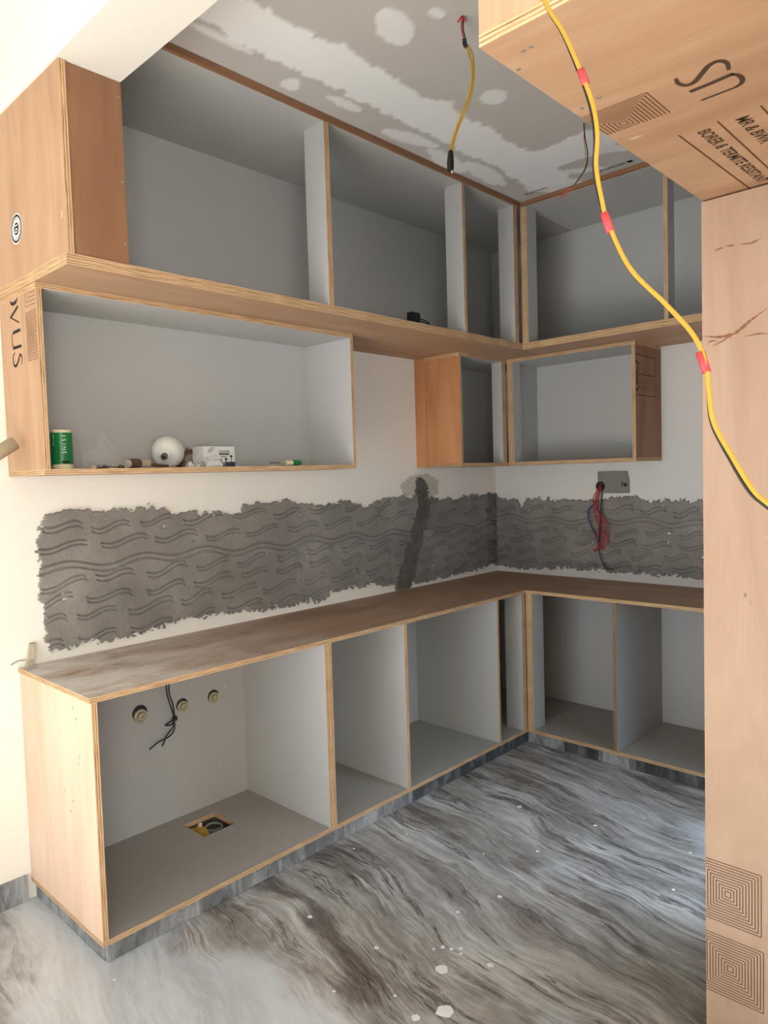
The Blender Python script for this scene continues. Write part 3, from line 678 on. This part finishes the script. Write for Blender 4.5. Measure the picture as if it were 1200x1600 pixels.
board('side_panel', ((2.155, 2.74), (-1.56, -1.541), (0.001, 2.244)), tu, PLY_P, LAM, EDGE, 2)
board('back_panel', ((2.722, 2.74), (-2.141, -1.56), (0.001, 2.244)), tu, LAM, LAM)
for z in (0.08, 0.6, 1.1, 1.6, 2.22): board('shelf', ((2.16, 2.722), (-2.141, -1.56), (z, z+0.018)), tu, LAM, LAM)

# ------------------------------------------------------------------ prints and stickers on the plywood
dn = (0, 0, -1); ny = (0, -1, 0)
ZB1, ZB2 = 2.250, 2.250
tz = lambda z: (lambda p: (p[0], p[1], z))
def fat(pts, w0, w1):
    c = catmull(pts, 6); n = len(c)
    return (c, [w0+(w1-w0)*math.sin(math.pi*i/(n-1)) for i in range(n)])
S1 = [(2.415, -2.752), (2.42, -2.778), (2.412, -2.794), (2.396, -2.792), (2.376, -2.773), (2.358, -2.756), (2.344, -2.756), (2.337, -2.773), (2.34, -2.793)]
U1 = [(2.34, -2.728), (2.377, -2.73), (2.416, -2.734)]
U1b = [(2.414, -2.735), (2.421, -2.722), (2.422, -2.706), (2.416, -2.690), (2.404, -2.683)]; U1c = [(2.406, -2.683), (2.371, -2.682), (2.343, -2.681)]
strokes('brand_print', [fat([tz(ZB1)(p) for p in S1], 0.006, 0.011), ([tz(ZB1)(p) for p in U1], 0.011), fat([tz(ZB1)(p) for p in U1b], 0.007, 0.009), ([tz(ZB1)(p) for p in U1c], 0.006)], dn, INK, o1)
nested('concentric_print', 2.203, -2.704, 0.081, 11, lambda a, b: (a, b, ZB1), (2.156, 2.284, -2.785, -2.678), dn, INK_B, o1)
strokes('print_rule', [([tz(ZB2)(p) for p in q], 0.0035) for q in (((2.258, -2.571), (2.267, -2.132)), ((2.335, -2.574), (2.337, -2.132)), ((2.415, -2.577), (2.417, -2.132)))], dn, INK_B, o2)
text('grade_print', 'BORER & TERMITE RESISTANT', 0.036, (2.289, -2.556, ZB2), (0.012, 1, 0), (1, 0, 0), INK, o2, sx=0.80, bold=0.0006)
text('grade_print', 'MR & BWR', 0.036, (2.362, -2.556, ZB2), (0.012, 1, 0), (1, 0, 0), INK, o2, sx=0.92, bold=0.0006)
strokes('print_rule', [([(x, -3.117, 2.272), (x, -3.117, 2.50)], 0.003) for x in (2.268, 2.281, 2.294, 2.307, 2.320)], ny, INK_B, oe)
screws(o1, [(2.165, -3.02, 2.250), (2.20, -3.06, 2.250), (2.215, -3.06, 2.250), (2.175, -2.82, 2.25), (2.215, -2.83, 2.25)], dn)
nested('concentric_print', 2.212, 0.441, 0.081, 11, lambda a, b: (a, -2.160, b), (2.156, 2.40, 0.0, 0.9), ny, INK, tp, 0.002)
nested('concentric_print', 2.217, 0.240, 0.081, 11, lambda a, b: (a, -2.160, b), (2.156, 2.40, 0.0, 0.9), ny, INK, tp, 0.002)
# brown scrape on the tall panel
def q3(u): return (u[0], -2.160, u[1])
for sp_ in ([(2.157, 1.905), (2.20, 1.897), (2.235, 1.901), (2.27, 1.925), (2.31, 1.95)], [(2.18, 1.876), (2.205, 1.886), (2.222, 1.894)], [(2.255, 1.889), (2.29, 1.891), (2.31, 1.888)], [(2.185, 2.112), (2.20, 2.118), (2.212, 2.116)],
            [(2.212, 2.121), (2.228, 2.118), (2.236, 2.120)], [(2.245, 2.118), (2.275, 2.114), (2.30, 2.122)], [(2.168, 1.886), (2.18, 1.89), (2.195, 1.888)]):
    pp = catmull([q3(p) for p in sp_], 10); rd = random.Random(int(sp_[0][0]*1e4+sp_[0][1]*1e3)); mx = 0.012 if len(sp_) > 4 else 0.006
    strokes('stain', [(pp, [max(0.0008, mx*math.sin(math.pi*(i+0.5)/len(pp))*rd.uniform(0.35, 1.1)) for i in range(len(pp))])], ny, STAINM, tp)
# prints on the end of the long wall cabinet
def q4(p): return (p[0], -3.118, p[1])
strokes('brand_print', [fat([q4(p) for p in ((0.11, 2.229), (0.118, 2.217), (0.142, 2.212), (0.168, 2.217), (0.177, 2.229))], 0.003, 0.013), ([q4(p) for p in ((0.180, 2.197), (0.104, 2.168))], 0.010), ([q4(p) for p in ((0.104, 2.170), (0.185, 2.139))], 0.005),
                        ([q4(p) for p in ((0.189, 2.114), (0.122, 2.113))], 0.011), fat([q4(p) for p in ((0.124, 2.113), (0.110, 2.104), (0.109, 2.08), (0.118, 2.062))], 0.005, 0.005), ([q4(p) for p in ((0.112, 2.060), (0.192, 2.058))], 0.010),
                        fat([q4(p) for p in ((0.128, 2.043), (0.109, 2.030), (0.114, 2.002), (0.135, 1.996), (0.158, 2.012), (0.176, 2.030), (0.190, 2.018), (0.186, 1.994))], 0.004, 0.010)], ny, INK_D, wep)
nested('concentric_print', 0.326, 2.079, 0.081, 11, lambda a, b: (a, -3.118, b), (0.2, 0.333, 1.9, 2.229), ny, INK_B, wep, 0.002)
nested('concentric_print', 0.326, 2.262, 0.081, 6, lambda a, b: (a, -3.118, b), (0.2, 0.333, 1.9, 2.229), ny, INK_B, wep, 0.002)
# stamped frame on the end of the short wall cabinet
def q5(p): return (1.150, p[0], p[1])
strokes('stamp_print', [([q5(p) for p in a], 0.004) for a in (((-0.334, 2.178), (-0.075, 2.176)), ((-0.075, 2.178), (-0.075, 1.962)), ((-0.334, 1.962), (-0.073, 1.962)), ((-0.285, 2.075), (-0.09, 2.073)))]
        + [fat([q5(p) for p in ((-0.335, 2.140), (-0.312, 2.136), (-0.305, 2.12), (-0.305, 2.0), (-0.312, 1.99), (-0.335, 1.985))], 0.007, 0.009), ([q5(p) for p in ((-0.322, 2.09), (-0.322, 2.02))], 0.008)]
        + [([q5((y, z)), q5((y, z-0.03))], 0.0025) for y in (-0.26, -0.235, -0.21, -0.185, -0.16, -0.135, -0.11) for z in (2.055, 2.015)]
        + [([q5((-0.285, z)), q5((-0.285, z-0.018))], 0.005) for z in (2.14, 2.11, 2.08, 2.04, 2.01)], (1, 0, 0), INK_D, cep)
# round warranty sticker
stk = link('warranty_sticker', mesh('warranty_sticker', [(0, -0.0008, 0)]+[(0.052*math.cos(2*math.pi*k/48), -0.0008, 0.052*math.sin(2*math.pi*k/48)) for k in range(48)], [(0, 1+k, 1+(k+1) % 48) for k in range(48)]), WHITE, lep, (0.205, -3.118, 2.455))
stk['label'] = 'round white sticker with a dark ring and the number ten'
def ring(r): return [(0.205+r*math.cos(2*math.pi*k/48), -3.1188, 2.455+r*math.sin(2*math.pi*k/48)) for k in range(49)]
strokes('sticker_ring', [(ring(0.0435), 0.007), (ring(0.0105), 0.021)], ny, INK_D, stk)
text('sticker_number', '10', 0.034, (0.194, -3.1196, 2.474), (0, 0, -1), (1, 0, 0), WHITE, stk, lift=0.0008, bold=0.0006)
for k, ch in enumerate('YEARS WARRANTY'):
    a = math.radians(150-k*22); rr = 0.029
    text('sticker_letter', ch, 0.0125, (0.205+rr*math.cos(a), -3.1190, 2.455+rr*math.sin(a)), (math.sin(a), 0, -math.cos(a)), (math.cos(a), 0, math.sin(a)), INK_D, stk, align='CENTER') if ch != ' ' else None

# ------------------------------------------------------------------ pipes, cables and wiring
for y, z, r, lab in ((-2.655, 0.584, 0.034, 'largest capped brass pipe stub, leftmost on the sink cabinet back'), (-2.455, 0.574, 0.029, 'capped brass pipe stub right of the dangling black wires'), (-2.294, 0.574, 0.029, 'capped brass pipe stub nearest the cabinet divider')):
    p = thing('pipe_stub', (0.011, y, z), lab, 'pipe', 'pipe stubs in the sink cabinet')
    lathe('wall_hole_shade', [(0.0, r), (0.0012, r)], (0.011, y, z+0.006 if r < 0.03 else z+0.012), (1, 0, 0), DARK, p)  # flat dark disc, the shade of the hole painted on the panel
    lathe('collar', [(0.0, r*0.86), (0.010, r*0.86), (0.012, r*0.78), (0.012, r*0.62), (0.004, r*0.58)], (0.012, y, z), (1, 0, 0), BRASS, p)
    lathe('cap', [(0.0, r*0.5), (0.016, r*0.5), (0.018, r*0.44), (0.018, r*0.26), (0.012, r*0.22), (0.012, r*0.05)], (0.012, y, z), (1, 0, 0), BRASS, p)
sw = thing('sink_wires', (0.02, -2.53, 0.87), 'thin black wires knotted and dangling behind the sink cabinet opening', 'wire')
K = (0.03, -2.505, 0.535)
tube('wire', [(0.03, -2.535, 0.870), (0.028, -2.536, 0.75), (0.028, -2.536, 0.66), (0.028, -2.522, 0.60), K], 0.003, BLACK, sw)
tube('wire', [(0.03, -2.52, 0.870), (0.032, -2.520, 0.75), (0.03, -2.526, 0.66), (0.034, -2.512, 0.60), K], 0.003, BLACK, sw)
tube('wire', [K, (0.036, -2.545, 0.522), (0.036, -2.552, 0.519), (0.03, -2.52, 0.513), K], 0.003, BLACK, sw)
tube('wire', [K, (0.036, -2.512, 0.49), (0.04, -2.54, 0.468), (0.036, -2.59, 0.456), (0.036, -2.632, 0.437)], 0.003, BLACK, sw)
tube('wire', [K, (0.03, -2.515, 0.50), (0.034, -2.55, 0.472), (0.04, -2.565, 0.45), (0.036, -2.572, 0.435)], 0.003, BLACK, sw)
box('knot', ((0.022, 0.040), (-2.514, -2.494), (0.526, 0.546)), BLACK, sw, 0.006)
# contents of the floor cutout
pt = thing('floor_trap', (0.17, -2.42, 0.0), 'dark round drain trap down in the square cutout', 'drain')
lathe('trap_body', [(0.001, 0.040), (0.056, 0.040), (0.058, 0.036), (0.050, 0.032)], (0.150, -2.408, 0.0), (0, 0, 1), GREYM, pt)
lathe('trap_opening', [(0.0, 0.031), (0.002, 0.031)], (0.150, -2.408, 0.049), (0, 0, 1), BLACK, pt)
yw = thing('snack_wrapper', (0.21, -2.49, 0.0), 'crumpled yellow wrapper lying in the floor cutout', 'wrapper')
rd = random.Random(2); vs = []; fs = []
for i in range(7):
    for j in range(5): vs.append((0.100+0.085*i/6+rd.uniform(-.004, .004), -2.512+0.062*j/4+rd.uniform(-.004, .004), 0.058+0.006*math.sin(i*1.3)*math.cos(j)+rd.uniform(-.006, .006)))
for i in range(6):
    for j in range(4): fs.append((i*5+j, (i+1)*5+j, (i+1)*5+j+1, i*5+j+1))
vs2 = vs+[(v[0], v[1], 0.004) for v in vs]; n0 = len(vs)
fs2 = fs+[tuple(n0+k for k in f[::-1]) for f in fs]
bd = [i*5 for i in range(7)]+[30+j for j in range(1, 5)]+[i*5+4 for i in range(5, -1, -1)]+[j for j in range(3, 0, -1)]
for a, b in zip(bd, bd[1:]+bd[:1]): fs2.append((b, a, a+n0, b+n0))
link('wrapper_film', mesh('wrapper_film', vs2, fs2, (0.21, -2.49, 0)), YEL, yw, (0.21, -2.49, 0))
lathe('cream_knob', [(0, 0.009), (0.014, 0.009), (0.018, 0.005)], (0.105, -2.447, 0.052), (0, 0, 1), CREAM, yw, 12)
# socket box sunk in the back wall with its wires
sb = thing('socket_box', (0.85, 0.0, 1.42), 'grey cement-smeared socket box set in the back wall', 'socket')
ebx = [(0.758, 1.551), (0.85, 1.553), (0.946, 1.55), (0.950, 1.52), (0.956, 1.50), (0.956, 1.421), (0.88, 1.418), (0.798, 1.420), (0.790, 1.45), (0.762, 1.46), (0.758, 1.50)]
n = len(ebx); vs = [(x, -0.0005, z) for x, z in ebx]+[(x, -0.010, z) for x, z in ebx]
link('box_cover', mesh('box_cover', vs, [tuple(range(n, 2*n))]+[(i, (i+1) % n, n+(i+1) % n, n+i) for i in range(n)], (0.85, 0, 1.42)), GREYM, sb, (0.85, 0, 1.42))
multi('box_rim', [((0.80, 0.955), (-0.016, -0.010), (1.421, 1.427)), ((0.948, 0.955), (-0.016, -0.010), (1.427, 1.515))], GREYM, sb)
multi('slot_shade', [((0.912, 0.918), (-0.0125, -0.010), (1.462, 1.488)), ((0.925, 0.944), (-0.0125, -0.010), (1.460, 1.480))], DARK, sb)  # dark bars painted for the shade inside the slots
lathe('knockout', [(0, 0.016), (0.0015, 0.016), (0.0015, 0.012), (0.0003, 0.012)], (0.88, -0.010, 1.492), (0, -1, 0), GREYM, sb)
lathe('wire_hole_shade', [(0, 0.030), (0.0015, 0.030)], (0.775, -0.0102, 1.462), (0, -1, 0), DARK, sb)  # flat dark disc painted for the shade in the wire hole
ws = thing('socket_wires', (0.79, -0.03, 1.46), 'tangled red and black wires hanging from the socket box', 'wire')
W = [([(0.775, 1.465), (0.75, 1.364), (0.715, 1.325), (0.706, 1.258), (0.747, 1.169), (0.771, 1.091), (0.737, 1.062)], BLUE), ([(0.78, 1.468), (0.759, 1.384), (0.749, 1.306), (0.781, 1.209), (0.822, 1.152), (0.821, 1.113), (0.771, 1.079), (0.745, 1.07)], RED), ([(0.785, 1.465), (0.771, 1.345), (0.811, 1.268), (0.835, 1.21), (0.83, 1.152), (0.788, 1.104), (0.804, 1.073)], RED),
     ([(0.79, 1.468), (0.797, 1.306), (0.789, 1.19), (0.776, 1.111), (0.779, 1.052), (0.799, 0.995), (0.827, 0.966), (0.873, 0.965)], BLACK), ([(0.775, 1.47), (0.767, 1.365), (0.79, 1.275), (0.772, 1.13), (0.788, 1.08)], RED), ([(0.772, 1.46), (0.752, 1.38), (0.79, 1.30), (0.815, 1.24), (0.80, 1.15), (0.76, 1.085), (0.735, 1.075)], RED)]
for i, (pts, m) in enumerate(W):
    tube('wire', [(x, (-0.012 if j == 0 else -0.034-0.004*i-0.008*math.sin(j)), z) for j, (x, z) in enumerate(pts)], 0.0035, m, ws)
# cables hanging from the ceiling
hc = thing('ceiling_cable', (1.388, -2.128, ZC), 'yellow cable hanging from the ceiling with a black lamp connector', 'cable')
hp = [(1.388, ZC-0.002), (1.384, 3.02), (1.396, 2.975)]
tube('red_lead', [(x, -2.128, z) for x, z in hp], 0.0022, RED, hc); tube('black_lead', [(x+0.004, -2.124, z) for x, z in hp], 0.0022, BLACK, hc)
for dx in (-0.012, 0.0, 0.011): tube('red_stub', [(1.388, -2.128, ZC-0.001), (1.388+dx, -2.128+dx*0.6, ZC-0.018)], 0.003, RED, hc, smooth=False)
tube('tape_joint', [(1.392, -2.128, 2.985), (1.398, -2.128, 2.965), (1.404, -2.128, 2.952)], lambda t: 0.004+0.004*math.sin(math.pi*t), BLACK, hc)
hm = [(1.400, 2.962), (1.413, 2.928), (1.424, 2.873), (1.415, 2.816), (1.387, 2.765), (1.354, 2.715), (1.333, 2.672), (1.328, 2.645)]
tube('yellow_lead', [(x, -2.128, z) for x, z in hm], 0.0032, YEL, hc); tube('yellow_lead', [(x+0.006+0.003*math.sin(i*2), -2.124, z) for i, (x, z) in enumerate(hm)], 0.0028, YEL, hc)
lathe('connector', [(0, 0.004), (0.006, 0.009), (0.04, 0.012), (0.068, 0.011), (0.070, 0.008)], (1.328, -2.128, 2.652), (-0.05, 0, -1), BLACK, hc, 12)
tube('bare_end', [(1.331, -2.128, 2.585), (1.334, -2.128, 2.575)], 0.005, SCREW, hc, smooth=False)
h2 = thing('ceiling_cable', (1.306, -1.162, ZC), 'thin yellow and black wire pair hanging beneath the plywood overhead box', 'cable')
hq = [(1.306, ZC), (1.311, 2.996), (1.322, 2.926), (1.312, 2.869), (1.265, 2.821), (1.23, 2.80)]
tube('black_lead', [(x, -1.162, z-0.001) for x, z in hq], 0.0025, BLACK, h2)
tube('yellow_lead', [(x-0.010*math.sin(i*0.75), -1.158, z-0.001) for i, (x, z) in enumerate(hq)], 0.002, YEL, h2)
tube('red_tape', [(1.24, -1.162, 2.806), (1.22, -1.162, 2.795), (1.19, -1.162, 2.780)], 0.0045, REDT, h2)
fg = [(1.90, 3.052), (2.08, 2.80), (2.22, 2.50), (2.338, 2.253), (2.381, 2.141), (2.406, 2.093), (2.429, 2.036), (2.443, 1.994), (2.448, 1.959), (2.446, 1.924), (2.452, 1.886), (2.46, 1.855), (2.486, 1.798), (2.526, 1.751), (2.556, 1.712), (2.568, 1.68), (2.571, 1.652), (2.576, 1.618), (2.595, 1.58), (2.614, 1.547), (2.629, 1.532), (2.663, 1.505), (2.74, 1.44), (2.83, 1.25), (2.88, 0.95), (2.90, 0.5), (2.91, 0.15), (2.93, 0.008)]
fc = thing('draped_cable', (2.45, -3.3, 0), 'long yellow and black cable joined with red tape, draped in front', 'cable')
tube('yellow_lead', [(x, -3.30, z) for x, z in fg], 0.0027, YEL, fc)
tube('black_lead', [(x-0.0026+0.0022*math.sin(i*0.55), -3.2965+0.002*math.cos(i*0.55), z-0.0015) for i, (x, z) in enumerate(fg)], 0.0020, BLACK, fc)
for a, b in (((2.4285, 2.040), (2.4345, 2.022)), ((2.4555, 1.868), (2.4635, 1.845)), ((2.563, 1.694), (2.5695, 1.672))): tube('red_tape', [(a[0]-0.001, -3.299, a[1]), (b[0]-0.001, -3.299, b[1])], 0.0048, REDT, fc, 10, smooth=False)
# socket plate and wires inside the loft
ad = thing('loft_socket', (0.011, -0.80, 2.46), 'black square socket recess with wires inside the loft cabinet', 'socket')
LX = 0.50
ad.location = (LX, -1.38, 2.286)
box('plug_body', ((LX-0.02, LX+0.012), (-1.413, -1.345), (2.287, 2.362)), BLACK, ad, 0.004)
for i, (dz, dy) in enumerate(((0.046, 0.095), (0.036, 0.08), (0.026, 0.065))):
    tube('wire', [(LX, -1.348, 2.289+dz), (LX+0.004, -1.325, 2.289+dz), (LX+0.008, -1.30+dy*0.2, 2.289+dz*0.75), (LX+0.010, -1.348+dy, 2.2895)], 0.003, BLACK, ad)

# ------------------------------------------------------------------ things on the long wall cabinet's shelf
SZ = 1.6245
tin = thing('paint_tin', (0.23, -3.014, SZ), 'green tin with pale rims standing at the shelf end', 'tin')
lathe('tin_body', [(0.0, 0.036), (0.016, 0.037), (0.016, 0.0355), (0.132, 0.0355), (0.132, 0.037), (0.140, 0.037), (0.140, 0.033), (0.136, 0.032)], (0.23, -3.014, SZ), (0, 0, 1), CREAM, tin)
lathe('tin_label', [(0.0, 0.0362), (0.112, 0.0362)], (0.23, -3.014, SZ+0.018), (0, 0, 1), GRN, tin)
vd = Vector((0.80, -0.60, 0)).normalized(); vr = Vector((0.60, 0.80, 0))
for s, off, size in (('ISINE', 0.012, 0.022), ('ONE', -0.020, 0.020)):
    for k, ch in enumerate(s):
        c = Vector((0.23, -3.014, SZ+0.118-k*0.0145))+vd*0.0366*math.sqrt(max(0.1, 1-(off/0.0366)**2))+vr*off
        text('tin_letter', ch, size*0.8, c, (0, 0, -1), vr, WHITE, tin, align='CENTER', lift=0.0012)
box('tin_band', ((0.262, 0.268), (-3.028, -3.004), (SZ+0.022, SZ+0.030)), INK_D, tin)
bag = lambda name, c, sx, sy, sz, seed, n=13: None
def crumple(name, c, sx, sy, sz, seed, mat, parent, peak=1.0, flatb=True):
    bm = bmesh.new(); bmesh.ops.create_icosphere(bm, subdivisions=4, radius=1); rd = np.random.default_rng(seed); ph = rd.uniform(0, 6, 9)
    for v in bm.verts:
        p = v.co.copy(); r = 1+0.16*math.sin(5*p.x+ph[0])*math.sin(6*p.y+ph[1])+0.12*math.sin(9*p.z+ph[2]+4*p.x)+0.07*math.sin(15*p.y+ph[3]+7*p.z)
        z = p.z*r; z = z if z > 0 else z*0.12
        tap = 1-0.7*max(0, z)*(peak-1) if peak > 1 else 1
        v.co = Vector((p.x*r*sx*max(0.12, tap), p.y*r*sy*max(0.12, tap), max(z, -0.0)*sz))
    me = bpy.data.meshes.new(name); bm.to_mesh(me); bm.free(); me.polygons.foreach_set('use_smooth', [True]*len(me.polygons))
    return link(name, me, mat, parent, c)
pb = thing('plastic_bag', (0.16, -2.82, SZ), 'peaked clear plastic bag standing beside the green tin', 'bag')
crumple('bag_film', (0.16, -2.83, SZ), 0.055, 0.085, 0.125, 4, FILM, pb, 1.9)
for k in range(7): crumple('bag_content', (0.16+random.uniform(-.03, .03), -2.86+0.02*k, SZ+0.001), 0.012, 0.013, 0.014, 20+k, [CREAM, GREYM, BROWN][k % 3], pb)
rl = thing('wooden_roller', (0.25, -2.77, SZ), 'wooden cylinder with dark cloth lying on the shelf', 'roller')
R0 = Vector((0.275, -2.790, SZ+0.018)); rdx = Vector((-0.25, 1, 0)).normalized()
lathe('roller_core', [(0, 0.0145), (0.004, 0.0155), (0.10, 0.0155)], R0, rdx, STICK, rl)
lathe('roller_cover', [(0.006, 0.0165), (0.006, 0.0178), (0.05, 0.0178), (0.056, 0.0165)], R0, rdx, BROWN, rl)
tube('roller_handle', [R0+rdx*0.09, R0+rdx*0.15+Vector((0, 0, -0.008)), R0+rdx*0.20+Vector((0, 0, -0.010))], 0.006, BROWN, rl)
tube('loose_string', [(0.26, -2.90, SZ+0.003), (0.27, -2.86, SZ+0.007), (0.26, -2.82, SZ+0.004), (0.26, -2.80, SZ+0.003)], 0.002, DARK, rl)
bulb = thing('light_bulb', (0.2, -2.56, SZ), 'large milky globe bulb lying on the shelf with its cap forward', 'bulb')
bx_ = Vector((0.75, -0.62, -0.22)).normalized(); bc = Vector((0.17, -2.56, SZ+0.0655))
prof = [(-0.0655*math.cos(a), 0.0655*math.sin(a)) for a in np.linspace(0.02, 2.5, 22)]
prof += [(0.060, 0.030), (0.068, 0.022), (0.074, 0.019)]
lathe('globe', prof, bc, bx_, BULBW, bulb, 40)
lathe('cap', [(0.074, 0.0135), (0.080, 0.0145), (0.086, 0.0130), (0.092, 0.0145), (0.098, 0.0125), (0.104, 0.008)], bc, bx_, STEEL, bulb, 20)
lathe('contact', [(0.104, 0.008), (0.109, 0.005)], bc, bx_, BLACK, bulb, 12)
bgs = thing('screw_bag', (0.24, -2.47, SZ), 'small crumpled clear bag of screws beside the globe bulb', 'bag')
crumple('bag_film', (0.24, -2.475, SZ), 0.035, 0.055, 0.058, 8, FILM, bgs, 1.3)
for k in range(9): crumple('bag_content', (0.24+random.uniform(-.015, .02), -2.51+0.008*k, SZ+0.001), 0.009, 0.010, 0.018+0.004*math.sin(k), 50+k, [SCREW, WHITE][k % 2], bgs)
bg2 = thing('screw_bag', (0.27, -2.40, SZ), 'flat clear bag lying against the white carton', 'bag')
crumple('bag_film', (0.275, -2.405, SZ), 0.022, 0.05, 0.046, 12, FILM, bg2, 1.1)
for k in range(5): crumple('bag_content', (0.27, -2.435+0.014*k, SZ+0.001), 0.008, 0.010, 0.026, 70+k, WHITE, bg2)
cx = thing('carton', (0.2, -2.35, SZ), 'white carton printed with a dark band and small lamp icons', 'box')
box('carton_body', ((0.135, 0.225), (-2.425, -2.272), (SZ, SZ+0.088)), WHITE, cx, 0.002)
fx = 0.2254
def q6(y, z): return (fx, y, SZ+z)
strokes('carton_band', [([q6(-2.352, 0.011), q6(-2.273, 0.011)], 0.022)], (1, 0, 0), NAVY, cx)
strokes('carton_banner', [([q6(-2.352, 0.055), q6(-2.302, 0.055)], 0.006), ([q6(-2.352, 0.070), q6(-2.302, 0.070)], 0.0015), ([q6(-2.352, 0.070), q6(-2.352, 0.055)], 0.0015), ([q6(-2.302, 0.070), q6(-2.302, 0.055)], 0.0015)], (1, 0, 0), INK_D, cx)
strokes('carton_text', [([q6(-2.347+0.0062*k, 0.0635), q6(-2.343+0.0062*k, 0.0635)], 0.005) for k in range(7)], (1, 0, 0), INK_D, cx)
strokes('carton_text', [([q6(-2.344+0.0065*k, 0.044), q6(-2.340+0.0065*k, 0.044)], 0.0045) for k in range(5)], (1, 0, 0), INK_D, cx)
strokes('carton_logo', [([q6(-2.400, 0.067), q6(-2.396, 0.073), q6(-2.392, 0.070), q6(-2.389, 0.077), q6(-2.384, 0.078)], 0.002)], (1, 0, 0), INK_D, cx)
strokes('carton_logo_ring', [([q6(-2.391+0.017*math.cos(a)*0.85-0.007*math.sin(a)*0.5, 0.073+0.017*math.cos(a)*0.5+0.007*math.sin(a)*0.85) for a in np.linspace(0, 2*math.pi, 25)], 0.0018)], (1, 0, 0), INK_D, cx)
for y, h in ((-2.345, 0.030), (-2.318, 0.034), (-2.292, 0.046)):
    strokes('carton_icon', [([q6(y, 0.022), q6(y+0.001, h-0.005)], 0.0035), ([q6(y-0.006, h), q6(y+0.006, h)], 0.009)], (1, 0, 0), INK_D, cx)
rag = thing('rag', (0.12, -2.44, SZ), 'brown crumpled rag behind the white carton', 'cloth')
crumple('rag_cloth', (0.10, -2.43, SZ), 0.03, 0.05, 0.082, 15, BROWN, rag, 1.1)
sd = thing('screwdriver', (0.31, -2.04, SZ), 'screwdriver with green and cream handle lying on the shelf', 'screwdriver')
D0 = Vector((0.312, -2.028, SZ+0.013)); dd = Vector((0.02, -1, 0)).normalized()
lathe('handle', [(-0.052, 0.007), (-0.050, 0.010), (-0.035, 0.0125), (0.0, 0.0125)], D0, dd, GRNH, sd, 14)
lathe('ferrule', [(0.0, 0.0115), (0.034, 0.0105)], D0, dd, CREAM, sd, 14)
lathe('collar', [(0.032, 0.005), (0.07, 0.004)], D0, dd, BRASS, sd, 10)
lathe('shaft', [(0.07, 0.0028), (0.125, 0.0028)], D0, dd, STEEL, sd, 10)
lathe('tip', [(0.125, 0.0028), (0.127, 0.005), (0.134, 0.005), (0.137, 0.001)], D0, dd, SCREW, sd, 10)
# wooden wedge on the worktop and stick ends
wd = thing('wood_offcut', (0.02, -3.09, 0.89), 'short wooden offcut standing at the worktop corner against the wall', 'wood')
bm = bmesh.new()
for (x, y, z) in ((0.004, -3.100, 0.8905), (0.024, -3.100, 0.8905), (0.024, -3.078, 0.8905), (0.004, -3.078, 0.8905), (0.002, -3.082, 0.975), (0.016, -3.082, 0.972), (0.016, -3.058, 0.970), (0.002, -3.058, 0.974)): bm.verts.new((x-0.02, y+3.09, z-0.89))
bm.verts.ensure_lookup_table()
for f in ((3, 2, 1, 0), (4, 5, 6, 7), (0, 1, 5, 4), (1, 2, 6, 5), (2, 3, 7, 6), (3, 0, 4, 7)): bm.faces.new([bm.verts[i] for i in f])
me = bpy.data.meshes.new('offcut'); bm.to_mesh(me); bm.free(); me.uv_layers.new(name='UVMap')
link('offcut_block', me, [STICK], wd, (0.02, -3.09, 0.89))
tube('wire', [(0.003, -3.15, 0.905), (0.004, -3.125, 0.915), (0.006, -3.098, 0.914)], 0.0018, GREYM, wd)
pole = thing('wooden_pole', (1.2, -4.9, 0), 'weathered wooden pole end leaning in at the left edge', 'pole')
pole.location = (0.15, -5.7, 0)
pe = Vector((0.165, -3.150, 1.722)); pf = Vector((0.15, -5.70, 0.026))
po = tube('pole_shaft', [pf, pf.lerp(pe, 0.3)+Vector((0.01, 0, 0.012)), pf.lerp(pe, 0.7)+Vector((-0.008, 0, 0.008)), pe], 0.0245, STICK, pole, 12)
po.data.uv_layers.new(name='UVMap')
uvd = po.data.uv_layers[0].data
for lp in po.data.loops:
    v = po.data.vertices[lp.vertex_index]; uvd[lp.index].uv = ((lp.vertex_index//12)*0.12, (lp.vertex_index % 12)*0.012)
